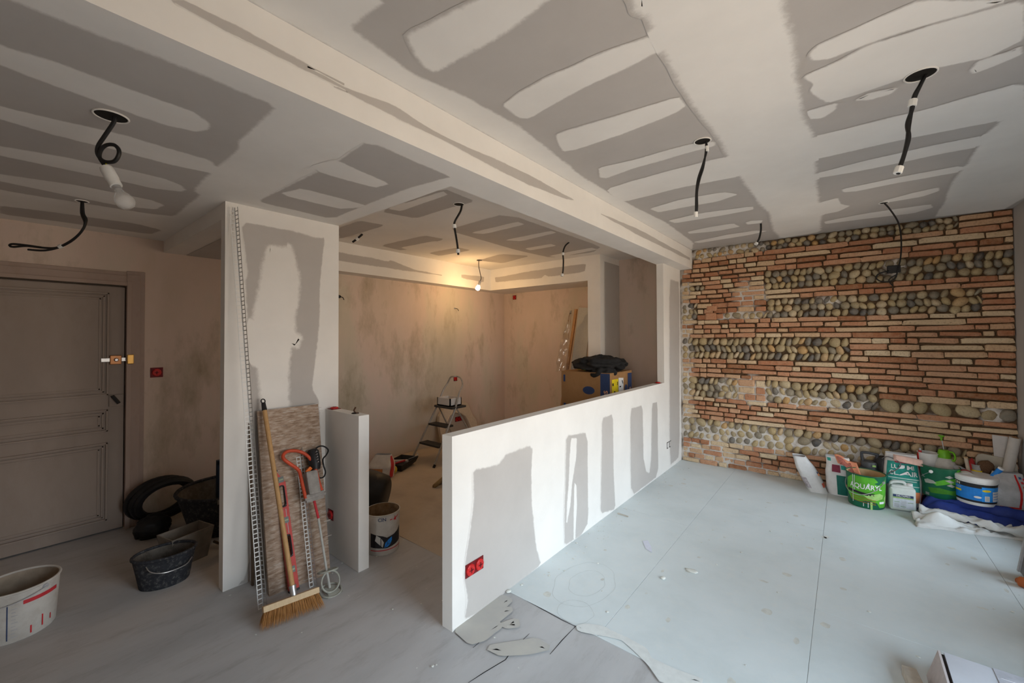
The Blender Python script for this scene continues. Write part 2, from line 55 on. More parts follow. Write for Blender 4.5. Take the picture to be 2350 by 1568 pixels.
# ---------------------------------------------------------------- helpers
def tag(o, label=None, cat=None, group=None, kind=None):
    if label: o['label'] = label
    if cat: o['category'] = cat
    if group: o['group'] = group
    if kind: o['kind'] = kind
    return o
def thing(name, loc, label, cat, group=None):
    o = bpy.data.objects.new(name, None); col.objects.link(o); o.empty_display_size = 0.05
    o.location = loc; tag(o, label, cat, group); return o
def root_loc(o):
    v = Vector((0, 0, 0))
    while o is not None: v += Vector(o.location); o = o.parent
    return v
class MB:
    """collects shapes given in world metres; build() links them as one mesh"""
    def __init__(s): s.v = []; s.f = []
    def add(s, vs, fs):
        n = len(s.v); s.v += [tuple(v) for v in vs]; s.f += [tuple(i + n for i in f) for f in fs]; return s
    def box(s, c, size, rot=None, bev=0.0):
        bm = bmesh.new(); bmesh.ops.create_cube(bm, size=1)
        for v in bm.verts: v.co = Vector((v.co.x * size[0], v.co.y * size[1], v.co.z * size[2]))
        if bev: bmesh.ops.bevel(bm, geom=list(bm.edges), offset=bev, segments=2, affect='EDGES', profile=0.6)
        return s.bm(bm, Matrix.Translation(Vector(c)) @ (rot.to_4x4() if rot else Matrix()))
    def lohi(s, lo, hi, bev=0.0):
        return s.box([(a + b) / 2 for a, b in zip(lo, hi)], [abs(b - a) for a, b in zip(lo, hi)], None, bev)
    def bm(s, bm, m=None):
        bm.verts.ensure_lookup_table(); bm.verts.index_update()
        vs = [(m @ v.co if m else v.co.copy()) for v in bm.verts]
        fs = [[v.index for v in f.verts] for f in bm.faces]
        bm.free(); return s.add(vs, fs)
    def tube(s, pts, r, seg=8, cap=True, smooth=0, closed=False):
        pts = [Vector(p) for p in pts]
        if smooth: pts = catmull(pts, smooth)
        n = len(pts); rr = r if isinstance(r, (list, tuple)) else [r] * n
        if len(rr) != n: rr = [rr[min(int(i * (len(rr) - 1) / max(n - 1, 1) + .5), len(rr) - 1)] for i in range(n)]
        vs = []; up = None
        for i, p in enumerate(pts):
            t = (pts[(i + 1) % n] - pts[i - 1]) if closed else (pts[min(i + 1, n - 1)] - pts[max(i - 1, 0)])
            t.normalize()
            if up is None: up = t.orthogonal()
            up = (up - t * up.dot(t)); up = up.normalized() if up.length > 1e-6 else t.orthogonal().normalized()
            b = t.cross(up)
            for k in range(seg):
                a = 2 * math.pi * k / seg; vs.append(p + (up * math.cos(a) + b * math.sin(a)) * rr[i])
        fs = []
        for i in range(n if closed else n - 1):
            j = (i + 1) % n
            for k in range(seg):
                k2 = (k + 1) % seg; fs.append((i * seg + k, i * seg + k2, j * seg + k2, j * seg + k))
        if cap and not closed: fs += [tuple(range(seg - 1, -1, -1)), tuple((n - 1) * seg + k for k in range(seg))]
        return s.add(vs, fs)
    def lathe(s, prof, c, seg=32, m=None, sx=1, sy=1, rz=0):
        """prof: list of (radius, height)"""
        vs = []; c = Vector(c); ca, sa = math.cos(rz), math.sin(rz)
        for r_, h in prof:
            for k in range(seg):
                a = 2 * math.pi * k / seg; x, y = sx * r_ * math.cos(a), sy * r_ * math.sin(a)
                q = Vector((x * ca - y * sa, x * sa + y * ca, h)); vs.append(c + ((m @ q) if m else q))
        fs = [(i * seg + k, i * seg + (k + 1) % seg, (i + 1) * seg + (k + 1) % seg, (i + 1) * seg + k) for i in range(len(prof) - 1) for k in range(seg)]
        if prof[0][0] > 1e-5: fs.append(tuple(range(seg - 1, -1, -1)))
        if prof[-1][0] > 1e-5: fs.append(tuple((len(prof) - 1) * seg + k for k in range(seg)))
        return s.add(vs, fs)
    def prism(s, a, b):
        """loft between two loops of equal length, closed"""
        n = len(a); vs = list(a) + list(b)
        fs = [(i, (i + 1) % n, n + (i + 1) % n, n + i) for i in range(n)] + [tuple(range(n - 1, -1, -1)), tuple(range(n, 2 * n))]
        return s.add(vs, fs)
    def sheet(s, fn, nu, nv):
        vs = [fn(i / nu, j / nv) for j in range(nv + 1) for i in range(nu + 1)]
        return s.add(vs, [(j * (nu + 1) + i, j * (nu + 1) + i + 1, (j + 1) * (nu + 1) + i + 1, (j + 1) * (nu + 1) + i) for j in range(nv) for i in range(nu)])
    def build(s, name, mat, parent=None, smooth=False, ang=40, solid=0.0):
        me = bpy.data.meshes.new(name); org = root_loc(parent) if parent else Vector((0, 0, 0))
        if parent is None and s.v:
            xs = [v[0] for v in s.v]; ys = [v[1] for v in s.v]; zs = [v[2] for v in s.v]
            org = Vector(((min(xs) + max(xs)) / 2, (min(ys) + max(ys)) / 2, min(zs)))
        me.from_pydata([Vector(v) - org for v in s.v], [], s.f); me.update()
        bm = bmesh.new(); bm.from_mesh(me); bmesh.ops.recalc_face_normals(bm, faces=bm.faces); bm.to_mesh(me); bm.free()
        me.materials.append(mat)
        if smooth:
            for p in me.polygons: p.use_smooth = True
            try: me.set_sharp_from_angle(angle=R(ang))
            except Exception: pass
        o = bpy.data.objects.new(name, me); col.objects.link(o); o.parent = parent
        if parent is None: o.location = org
        if solid:
            md = o.modifiers.new('thickness', 'SOLIDIFY'); md.thickness = solid; md.offset = 0
        return o
def catmull(pts, n):
    out = []; m = len(pts)
    for i in range(m - 1):
        p0, p1, p2, p3 = pts[max(i - 1, 0)], pts[i], pts[i + 1], pts[min(i + 2, m - 1)]
        for k in range(n):
            t = k / n
            out.append(0.5 * ((2 * p1) + (p2 - p0) * t + (2 * p0 - 5 * p1 + 4 * p2 - p3) * t * t + (3 * p1 - p0 - 3 * p2 + p3) * t ** 3))
    out.append(pts[-1]); return out
def V(*a): return Vector(a)
def lerp(a, b, t): return Vector(a) * (1 - t) + Vector(b) * t
def frame(axis, ref):
    """rotation matrix whose z column is axis and x column is close to ref"""
    z = Vector(axis).normalized(); x = Vector(ref); x = (x - z * x.dot(z)).normalized(); y = z.cross(x)
    return Matrix((x, y, z)).transposed()
_txt = {}
def text_mesh(s, size):
    if (s, size) not in _txt:
        cu = bpy.data.curves.new('t', 'FONT'); cu.body = s; cu.size = size; cu.align_x = 'CENTER'; cu.align_y = 'CENTER'; cu.resolution_u = 3; cu.offset = size * .014
        o = bpy.data.objects.new('t', cu); col.objects.link(o); bpy.context.view_layer.update()
        me = o.evaluated_get(bpy.context.evaluated_depsgraph_get()).to_mesh()
        _txt[(s, size)] = ([v.co.copy() for v in me.vertices], [tuple(p.vertices) for p in me.polygons])
        bpy.data.objects.remove(o); bpy.data.curves.remove(cu)
    return _txt[(s, size)]
def lettering(s, size, fn, mat, parent, name='lettering', sx=1.0):
    vs, fs = text_mesh(s, size); mb = MB(); mb.add([fn(v.x * sx, v.y) for v in vs], fs)
    return mb.build(name, mat, parent)
def flat_fn(c, u, v):
    c, u, v = Vector(c), Vector(u).normalized(), Vector(v).normalized()
    return lambda a, b: c + u * a + v * b
def cyl_fn(c, r0, r1, h, a0, off=0.002):
    """(arc length, height) on a tapered drum; a0 = azimuth of zero arc length"""
    def fn(u, z):
        r = r0 + (r1 - r0) * z / h + off; a = a0 + u / r
        return Vector((c[0] + r * math.cos(a), c[1] + r * math.sin(a), c[2] + z))
    return fn
def poly_on(fn, poly, mat, parent, name, step=0.02):
    """flat printed shape wrapped on a surface by fn"""
    bm = bmesh.new(); vs = [bm.verts.new((p[0], p[1], 0)) for p in poly]; bm.faces.new(vs)
    x0, x1 = min(p[0] for p in poly), max(p[0] for p in poly); x = x0 + step
    while x < x1:
        bmesh.ops.bisect_plane(bm, geom=list(bm.verts) + list(bm.edges) + list(bm.faces), plane_co=(x, 0, 0), plane_no=(1, 0, 0)); x += step
    bmesh.ops.triangulate(bm, faces=list(bm.faces))
    for v in bm.verts: v.co = fn(v.co.x, v.co.y)
    mb = MB(); mb.bm(bm); return mb.build(name, mat, parent)
def rect(x0, x1, y0, y1): return [(x0, y0), (x1, y0), (x1, y1), (x0, y1)]
def oval(cx, cy, rx, ry, n=18): return [(cx + rx * math.cos(2 * math.pi * k / n), cy + ry * math.sin(2 * math.pi * k / n)) for k in range(n)]

# ---------------------------------------------------------------- materials
MATS = {}
def newmat(name):
    m = bpy.data.materials.new(name); m.use_nodes = True; MATS[name] = m
    return m, m.node_tree, m.node_tree.nodes['Principled BSDF']
def nnode(nt, t, **kw):
    n = nt.nodes.new(t)
    for k, v in kw.items(): setattr(n, k, v)
    return n
def wpos(nt, scale=(1, 1, 1)):
    g = nnode(nt, 'ShaderNodeNewGeometry'); mp = nnode(nt, 'ShaderNodeMapping'); mp.inputs['Scale'].default_value = scale
    nt.links.new(g.outputs['Position'], mp.inputs['Vector']); return mp.outputs[0]
def noise_out(nt, vec, scale, detail=4, rough=.55):
    n = nnode(nt, 'ShaderNodeTexNoise'); n.inputs['Scale'].default_value = scale; n.inputs['Detail'].default_value = detail; n.inputs['Roughness'].default_value = rough
    nt.links.new(vec, n.inputs['Vector']); return n.outputs['Fac']
def ramp(nt, fac, stops, interp='LINEAR'):
    r = nnode(nt, 'ShaderNodeValToRGB'); e = r.color_ramp.elements; r.color_ramp.interpolation = interp
    e[0].position, e[0].color = stops[0][0], (*stops[0][1], 1); e[1].position, e[1].color = stops[-1][0], (*stops[-1][1], 1)
    for p, c in stops[1:-1]: x = e.new(p); x.color = (*c, 1)
    nt.links.new(fac, r.inputs[0]); return r.outputs[0]
def mixc(nt, fac, a, b, mode='MIX'):
    n = nnode(nt, 'ShaderNodeMix', data_type='RGBA', blend_type=mode)
    for sock, val in ((n.inputs[0], fac), (n.inputs[6], a), (n.inputs[7], b)):
        if isinstance(val, bpy.types.NodeSocket): nt.links.new(val, sock)
        elif isinstance(val, (int, float)): sock.default_value = val
        else: sock.default_value = (*val, 1)
    return n.outputs[2]
def bump(nt, bsdf, h, strength=.3, dist=.01):
    b = nnode(nt, 'ShaderNodeBump'); b.inputs['Strength'].default_value = strength; b.inputs['Distance'].default_value = dist
    nt.links.new(h, b.inputs['Height']); nt.links.new(b.outputs[0], bsdf.inputs['Normal'])
def plain(name, c, rough=.5, metal=0.0, var=.12, scale=30, bmp=0.0, spec=.3, emit=None):
    if name in MATS: return MATS[name]
    m, nt, b = newmat(name); v = wpos(nt); n = noise_out(nt, v, scale, 4)
    nt.links.new(ramp(nt, n, [(.3, tuple(x * (1 - var) for x in c)), (.7, tuple(min(x * (1 + var), 1) for x in c))]), b.inputs['Base Color'])
    b.inputs['Roughness'].default_value = rough; b.inputs['Metallic'].default_value = metal; b.inputs['Specular IOR Level'].default_value = spec
    if bmp: bump(nt, b, n, bmp, .004)
    if emit:
        b.inputs['Emission Color'].default_value = (*emit[0], 1); b.inputs['Emission Strength'].default_value = emit[1]
    return m
FILL = (.795, .78, .752); BOARD = (.485, .462, .442)
def fillcol(nt):
    v = wpos(nt); return ramp(nt, noise_out(nt, v, 2.2, 5, .6), [(.3, tuple(x * .93 for x in FILL)), (.7, tuple(x * 1.03 for x in FILL))])
def boardcol(nt):
    v = wpos(nt); a = ramp(nt, noise_out(nt, v, 3.0, 6, .65), [(.3, tuple(x * .95 for x in BOARD)), (.7, tuple(x * 1.04 for x in BOARD))]); return a
def plaster(name, which):
    """which: 'fill' or 'board' for whole faces, 'f' / 'b' for a feathered coat on the other one"""
    m, nt, b = newmat(name); b.inputs['Roughness'].default_value = .85; b.inputs['Specular IOR Level'].default_value = .15
    if which == 'fill': c = fillcol(nt)
    elif which == 'board': c = boardcol(nt)
    else:
        at = nnode(nt, 'ShaderNodeAttribute', attribute_name='cover'); v = wpos(nt)
        n1 = noise_out(nt, v, 26, 6, .7); ad = nnode(nt, 'ShaderNodeMath', operation='MULTIPLY_ADD'); nt.links.new(n1, ad.inputs[0]); ad.inputs[1].default_value = 1.0
        nt.links.new(at.outputs['Fac'], ad.inputs[2])
        mrr = nnode(nt, 'ShaderNodeMapRange', interpolation_type='SMOOTHSTEP'); mrr.inputs['From Min'].default_value = .55; mrr.inputs['From Max'].default_value = 1.25
        nt.links.new(ad.outputs[0], mrr.inputs['Value'])
        a_, b_ = (boardcol(nt), fillcol(nt)) if which == 'f' else (fillcol(nt), boardcol(nt))
        c = mixc(nt, mrr.outputs[0], a_, b_)
    nt.links.new(c, b.inputs['Base Color']); bump(nt, b, noise_out(nt, wpos(nt), 60, 3), .05, .003)
    return m
PF, PB, PFf, PBb = plaster('joint_filler', 'fill'), plaster('bare_plasterboard', 'board'), plaster('filler_coat', 'f'), plaster('bare_board_area', 'b')
def mottled(name, stops, scale=1.3, rough=.8, sc2=9, amt=.35, stretch=(1, 1, 1), bmp=.15, dark=(.2, .17, .14)):
    m, nt, b = newmat(name); v = wpos(nt, stretch)
    c = ramp(nt, noise_out(nt, v, scale, 7, .62), stops)
    n2 = noise_out(nt, v, sc2, 6, .7); f = ramp(nt, n2, [(.52, (0, 0, 0)), (.72, (amt,) * 3)])
    c = mixc(nt, f, c, dark); nt.links.new(c, b.inputs['Base Color']); b.inputs['Roughness'].default_value = rough; b.inputs['Specular IOR Level'].default_value = .2
    bump(nt, b, n2, bmp, .004); return m
OLDPL = mottled('old_wall_plaster', [(.28, (.46, .38, .28)), (.42, (.60, .50, .41)), (.52, (.66, .54, .47)), (.62, (.60, .54, .45)), (.74, (.50, .46, .37))], .9, .85, 2.3, .75, (1, 1, .42), .1, (.31, .26, .17))
SCREED = mottled('grey_screed', [(.25, (.37, .36, .355)), (.45, (.45, .445, .445)), (.6, (.50, .495, .495)), (.8, (.42, .40, .38))], 1.6, .7, 7, .35, (1.6, .45, 1), .35, (.24, .21, .19))
PANEL = mottled('primed_floor_panel', [(.25, (.58, .635, .64)), (.5, (.65, .705, .715)), (.75, (.70, .75, .76))], 2.2, .55, 14, .3, (1, 1, 1), .12, (.74, .74, .70))
KITFL = mottled('dusty_kitchen_screed', [(.3, (.40, .33, .26)), (.5, (.49, .41, .32)), (.7, (.55, .46, .36))], 2.2, .8, 11, .4, (1, 1, 1), .2, (.50, .44, .36))
FLFILL = plain('floor_filler', (.68, .70, .685), .7, var=.06, bmp=.2)
TANFILL = mottled('tan_levelling_patch', [(.3, (.44, .43, .41)), (.7, (.52, .50, .45))], 5, .75, 12, .4, (1, 1, 1), .1, (.45, .44, .43))
DOORP = mottled('door_paint', [(.3, (.27, .225, .195)), (.6, (.33, .275, .24)), (.8, (.37, .32, .285))], 1.6, .6, 6, .3, (1, 1, .4), .08, (.24, .19, .16))
CASP = mottled('casing_paint', [(.3, (.37, .29, .25)), (.7, (.43, .34, .30))], 2.5, .65, 9, .4, (1, 1, .4), .1, (.30, .21, .16))
BLACK = plain('black_plastic', (.018, .018, .02), .45, var=.3, scale=8)
CABLE = plain('black_cable', (.012, .012, .013), .5)
HOLE = plain('hole_shade_crack_dirt', (.01, .009, .008), .9)  # near-black: painted shade inside holes, and dirt in the floor cracks
WHITEP = plain('white_plastic', (.72, .73, .72), .4, var=.05)
REDP = plain('red_box_plastic', (.52, .02, .02), .35, var=.15); DKRED = plain('dark_red_plastic', (.16, .008, .012), .5, var=.25)
STEEL = plain('galvanised_steel', (.55, .56, .57), .38, .85, var=.12); DKSTEEL = plain('dull_steel', (.30, .30, .29), .5, .7)
BRASS = plain('brass', (.55, .33, .10), .35, .8)
BLUEP = plain('blue_print', (.02, .23, .72), .45, var=.1); NAVY = plain('navy_print', (.03, .055, .14), .5); BLACKPR = plain('black_print', (.02, .02, .025), .5)
GREENP = plain('leaf_green_print', (.10, .42, .03), .4, var=.2, scale=12); DKGREEN = plain('dark_green_print', (.006, .11, .055), .4, var=.2, scale=12); LIME = plain('lime_print', (.36, .60, .18), .45)
TEAL = plain('teal_print', (.02, .30, .25), .5, var=.15); ORANGE = plain('orange_print', (.80, .28, .12), .5); YELLOW = plain('yellow_label', (.80, .62, .02), .5)
WPRINT = plain('white_print', (.80, .81, .82), .5, var=.04); GREYPR = plain('grey_print', (.42, .42, .44), .6); REDPR = plain('red_print', (.55, .04, .05), .5)
CARD = mottled('brown_cardboard', [(.3, (.30, .165, .07)), (.7, (.37, .21, .095))], 5, .8, 30, .2, (1, 1, 1), .05, (.25, .13, .05))
WOOD = mottled('pale_wood', [(.3, (.55, .40, .24)), (.7, (.68, .52, .33))], 8, .6, 30, .25, (8, 8, .6), .05, (.42, .28, .15))
HANDLEW = mottled('broom_stick_wood', [(.3, (.42, .24, .10)), (.7, (.55, .34, .16))], 12, .5, 40, .2, (6, 6, .5), .05, (.30, .16, .07))
PAPER = plain('paper_sack', (.66, .65, .64), .8, var=.08, scale=18, bmp=.2)
def glass(name, tint=(.9, .95, 1), a=.12):
    m, nt, b = newmat(name); tr = nnode(nt, 'ShaderNodeBsdfTransparent'); gl = nnode(nt, 'ShaderNodeBsdfGlossy'); gl.inputs['Roughness'].default_value = .06
    tr.inputs[0].default_value = (*tint, 1); fr = nnode(nt, 'ShaderNodeFresnel'); ad = nnode(nt, 'ShaderNodeMath', operation='ADD'); ad.inputs[1].default_value = a * .4
    mx = nnode(nt, 'ShaderNodeMixShader'); nt.links.new(fr.outputs[0], ad.inputs[0]); nt.links.new(ad.outputs[0], mx.inputs[0]); nt.links.new(tr.outputs[0], mx.inputs[1]); nt.links.new(gl.outputs[0], mx.inputs[2])
    nt.links.new(mx.outputs[0], nt.nodes['Material Output'].inputs[0]); return m
def milky(name, c, a):
    m, nt, b = newmat(name); b.inputs['Base Color'].default_value = (*c, 1); b.inputs['Roughness'].default_value = .08; b.inputs['Alpha'].default_value = a; b.inputs['Specular IOR Level'].default_value = .6; return m
BULBGL = milky('hazy_bulb_glass', (.75, .75, .75), .35); GLASS = glass('clear_glass'); FILM = glass('clear_plastic_film', (.93, .92, .9), .35)

# ---------------------------------------------------------------- the setting
def struct(name, boxes, mat, label, bev=0.0):
    mb = MB()
    for lo, hi in boxes: mb.lohi(lo, hi, bev)
    o = mb.build(name, mat); tag(o, label, None, None, 'structure'); return o
XL, YB = -4.60, 5.43
S = {}
S['floor'] = struct('floor', [((-4.9, YF - .2, -.12), (1.6, 5.8, 0))], SCREED, 'rough grey screed floor with primed panels and dusty patches')
S['wall_left'] = struct('wall_left', [((-4.8, YF, 0), (XL, -.32, 2.75)), ((-4.8, .60, 0), (XL, 5.7, 2.75)), ((-4.8, -.32, 1.99), (XL, .60, 2.75))], OLDPL, 'stripped old plaster wall holding the panelled door')
S['wall_kitchen_back'] = struct('wall_kitchen_back', [((-4.8, YB, 0), (-1.66, YB + .2, 2.75))], OLDPL, 'stripped old plaster wall at the far end of the kitchen')
S['wall_front'] = struct('wall_front', [((-4.8, YF - .2, 0), (FW[0], YF, 2.78)), ((FW[1], YF - .2, 0), (1.6, YF, 2.78)), ((FW[0], YF - .2, 0), (FW[1], YF, FW[2])), ((FW[0], YF - .2, FW[3]), (FW[1], YF, 2.78))], OLDPL, 'plain plaster wall behind the viewpoint')
wr = []; ys = sorted(WINDOWS); prev = YF
for (y0, y1, z0, z1) in ys:
    wr.append(((WX, prev, 0), (WX + .32, y0, 2.75))); wr.append(((WX, y0, z1), (WX + .32, y1, 2.75))); wr.append(((WX, y0, 0), (WX + .32, y1, z0))); prev = y1
wr.append(((WX, prev, 0), (WX + .32, 5.7, 2.75)))
S['wall_right'] = struct('wall_right', wr, plain('window_wall_paint', (.42, .40, .38), .8, var=.08, scale=3), 'grey wall with tall windows beside the brick wall')
S['wall_partition'] = struct('wall_partition', [((-3.045, .833, 0), (-2.97, 1.566, 2.405))], PF, 'full height plasterboard partition with a ragged bare centre')
S['wall_stub'] = struct('wall_stub', [((-2.97, 1.466, 0), (-2.512, 1.543, 1.033))], PF, 'short waist-high return wall beside the kitchen opening', .003)
S['wall_half'] = struct('wall_half', [((-1.70, 1.483, 0), (-1.622, 4.76, 1.027)), ((-1.70, 4.76, 0), (-1.622, 5.40, 2.405))], PF, 'long waist-high plasterboard wall ending in a full height pier')
S['ceiling_living'] = struct('ceiling_living', [((-1.475, YF, 2.638), (1.6, 5.7, 2.78))], PB, 'bare plasterboard living ceiling striped with joint filler')
S['ceiling_hall'] = struct('ceiling_hall', [((-4.8, YF, 2.405), (-3.045, .835, 2.78)), ((-3.045, YF, 2.405), (-1.71, 1.556, 2.78))], PF, 'lower hall ceiling with dark bare boards and filler stripes')
S['ceiling_beam'] = struct('ceiling_beam', [((-1.71, YF, 2.405), (-1.475, 5.5, 2.78))], PF, 'boxed plaster beam running the length of the ceiling')
S['ceiling_corridor'] = struct('ceiling_corridor', [((-4.8, .835, 2.305), (-3.045, 1.566, 2.78))], PF, 'dropped corridor ceiling behind the partition')
S['ceiling_kitchen'] = struct('ceiling_kitchen', [((-4.8, 1.556, 2.64), (-1.71, 5.7, 2.78))], PF, 'kitchen ceiling with bare board areas between filler bands')
S['wall_soffit_side'] = struct('wall_soffit_side', [((XL, 1.566, 2.31), (-4.393, 4.85, 2.64))], PF, 'boxed soffit along the long kitchen wall')
S['wall_soffit_back'] = struct('wall_soffit_back', [((XL, 4.85, 2.31), (-2.468, YB, 2.64)), ((-2.65, 4.85, 0), (-2.468, YB, 2.31))], PF, 'boxed soffit and pier framing the kitchen alcove')
mb = MB(); mb.lohi((-2.466, 4.97, .0), (-2.462, 5.42, 2.56)); mb.build('bare_board_patch', PB, S['wall_soffit_back'])
mb = MB(); mb.lohi((-4.58, .99, 2.301), (-3.06, 1.55, 2.304)); mb.build('bare_board_patch', PB, S['ceiling_corridor'])

# feathered coats of filler / bare areas, a millimetre proud of the surface they belong to
BASEKIND = {'ceiling_living': 'b'}
def inside(p, poly):
    r = False; n = len(poly)
    for i in range(n):
        (x0, y0), (x1, y1) = poly[i], poly[(i + 1) % n]
        if (y0 > p.y) != (y1 > p.y) and p.x < (x1 - x0) * (p.y - y0) / (y1 - y0) + x0: r = not r
    return r
def under(idx, p):
    """what the coat idx lies on at p"""
    tgt, lv = PATCHES[idx][0], PATCHES[idx][5]; best = (-1, -1); k = BASEKIND.get(tgt, 'f')
    for i, q in enumerate(PATCHES):
        if q[0] == tgt and i != idx and (q[5], i) < (lv, idx) and (q[5], i) > best and inside(p, q[4]): best = (q[5], i); k = q[1]
    return k
def patch(idx, target, kind, pl, val, poly, lvl, feather):
    n = len(poly); area = sum(poly[i][0] * poly[(i + 1) % n][1] - poly[(i + 1) % n][0] * poly[i][1] for i in range(n))
    if area < 0: poly = poly[::-1]
    q = []
    for i in range(n):                                   # take the sharp point off the traced corners
        a, b = Vector(poly[i]), Vector(poly[(i + 1) % n]); q += [tuple(a.lerp(b, .10)), tuple(a.lerp(b, .90))]
    poly = q; n = len(poly); feather *= 1.5
    out = []
    for i in range(n):
        a, b = Vector(poly[i]), Vector(poly[(i + 1) % n]); L = (b - a).length; m = max(1, int(L / .035))
        for k in range(m): out.append(a.lerp(b, k / m))
    jit = .010; m = len(out); nor = []
    for i in range(m):
        t = out[(i + 1) % m] - out[i - 1]; nor.append(Vector((-t.y, t.x)).normalized() if t.length > 1e-9 else Vector((0, 0)))
    outer = [p - nr * (feather * .5 + jit * noise.noise(Vector((p.x * 7, p.y * 7, idx * 3.1)))) for p, nr in zip(out, nor)]
    inner = [p + nr * (feather * .6) for p, nr in zip(out, nor)]
    def w3(p, off):
        if pl == 'z': return (p.x, p.y, val + off if target == 'floor' else val - off)
        if pl == 'x': return (val + off, p.x, p.y)
        return (p.x, val - off, p.y)
    base = .0006 * lvl + .000012 * idx + (.004 if target == 'floor' else 0)
    vs = [w3(p, base) for p in outer] + [w3(p, base + .0003) for p in inner]
    fs = [(i, (i + 1) % m, m + (i + 1) % m, m + i) for i in range(m)]
    for tri in geometry.tessellate_polygon([[Vector((p.x, p.y, 0)) for p in inner]]): fs.append(tuple(m + i for i in tri))
    me = bpy.data.meshes.new('patch'); par = S[target]; org = root_loc(par)
    me.from_pydata([Vector(v) - org for v in vs], [], fs); me.update()
    bm = bmesh.new(); bm.from_mesh(me); bmesh.ops.recalc_face_normals(bm, faces=bm.faces)
    want = {'x': Vector((1, 0, 0)), 'y': Vector((0, -1, 0)), 'z': Vector((0, 0, 1 if target == 'floor' else -1))}[pl]
    bm.faces.ensure_lookup_table()
    if sum(f.normal.dot(want) * f.calc_area() for f in bm.faces) < 0: bmesh.ops.reverse_faces(bm, faces=list(bm.faces))
    bm.to_mesh(me); bm.free()
    cov = [1.0 if under(idx, p) == kind else 0.0 for p in outer]
    at = me.attributes.new('cover', 'FLOAT', 'POINT'); at.data.foreach_set('value', cov + [1.0] * m)
    me.materials.append({'f': PFf, 'b': PBb, 's': FLFILL, 't': TANFILL}[kind])
    o = bpy.data.objects.new({'f': 'filler_patch', 'b': 'bare_board_patch', 's': 'filler_ridge', 't': 'levelling_patch'}[kind], me); col.objects.link(o); o.parent = par
for idx_, a in enumerate(PATCHES): patch(idx_, *a)

# floor pieces
fl = S['floor']
def slab(name, x0, x1, y0, y1, z, mat, gap=.0009):
    mb = MB(); mb.lohi((x0 + gap, y0 + gap, 0.0005), (x1 - gap, y1 - gap, z), .001); return mb.build(name, mat, fl)
xs_ = [-1.622, -1.013, -.152, .762, 1.44]
for i in range(4):
    for y0, y1 in ([(1.932, 3.52), (3.52, 5.42)], [(1.932, 4.1), (4.1, 5.42)], [(1.932, 2.9), (2.9, 5.42)], [(1.932, 3.6), (3.6, 5.42)])[i]:
        slab('floor_panel', xs_[i], xs_[i + 1], y0, y1, .004, PANEL)
slab('kitchen_screed', XL + .002, -1.702, 1.937, YB, .004, KITFL)
for c in CRACKS:
    mb = MB(); n = len(c); vs = []
    for i, p in enumerate(c):
        a = Vector(c[max(i - 1, 0)]); b = Vector(c[min(i + 1, n - 1)]); t = (b - a).normalized(); nr = Vector((-t.y, t.x)); q = Vector(p); wd = .0022 if 0 < i < n - 1 else .001
        vs += [(q + nr * wd).to_3d() + V(0, 0, .0012), (q - nr * wd).to_3d() + V(0, 0, .0012)]
    mb.add(vs, [(2 * i, 2 * i + 1, 2 * i + 3, 2 * i + 2) for i in range(n - 1)]); mb.build('crack', HOLE, fl)
# faint tide marks of a dried spill
for cx, cy, rx, ry in ((-1.29, 2.30, .17, .26), (-1.28, 2.31, .10, .15), (-1.20, 2.03, .10, .10)):
    mb = MB(); vs = []
    for k in range(40):
        a = 2 * math.pi * k / 40; q = 1 + .10 * noise.noise(V(math.cos(a) * 2, math.sin(a) * 2, cx * 7))
        for d in (0, .0022): vs.append((cx + (rx * q + d) * math.cos(a), cy + (ry * q + d) * math.sin(a), .0046))
    mb.add(vs, [(2 * k, 2 * k + 1, (2 * k + 3) % 80, (2 * k + 2) % 80) for k in range(40)])
    mb.build('tide_mark', plain('tide_mark', (.52, .56, .55), .6), fl)

# windows in the right wall (light comes through them)
for i, (y0, y1, z0, z1) in enumerate(WINDOWS):
    wn = bpy.data.objects.new('window_%d' % (i + 1), None); col.objects.link(wn); wn.location = (WX + .22, (y0 + y1) / 2, z0)
    tag(wn, ['tall white window nearest the brick wall', 'tall white window nearer the viewpoint in the right wall'][i], None, None, 'structure')
    x0, x1 = WX + .19, WX + .23; f = MB()
    for lo, hi in (((x0, y0, z0), (x1, y0 + .045, z1)), ((x0, y1 - .045, z0), (x1, y1, z1)), ((x0, y0, z0), (x1, y1, z0 + .05)), ((x0, y0, z1 - .045), (x1, y1, z1))): f.lohi(lo, hi)
    f.build('window_frame', WHITEP, wn); ym = (y0 + y1) / 2
    for s in (-1, 1):
        a, b = (y0 + .045, ym) if s < 0 else (ym, y1 - .045); g = MB()
        for lo, hi in (((x0, a, z0 + .05), (x1, a + .04, z1 - .045)), ((x0, b - .04, z0 + .05), (x1, b, z1 - .045)), ((x0, a, z0 + .05), (x1, b, z0 + .12)), ((x0, a, z1 - .1), (x1, b, z1 - .045)), ((x0, a, 1.1), (x1, b, 1.14))): g.lohi(lo, hi)
        sash = g.build('sash', WHITEP, wn)
        for za, zb in ((z0 + .12, 1.1), (1.14, z1 - .1)):
            p = MB(); p.add([(WX + .21, a + .04, za), (WX + .21, b - .04, za), (WX + .21, b - .04, zb), (WX + .21, a + .04, zb)], [(0, 1, 2, 3)]); p.build('pane', GLASS, sash)

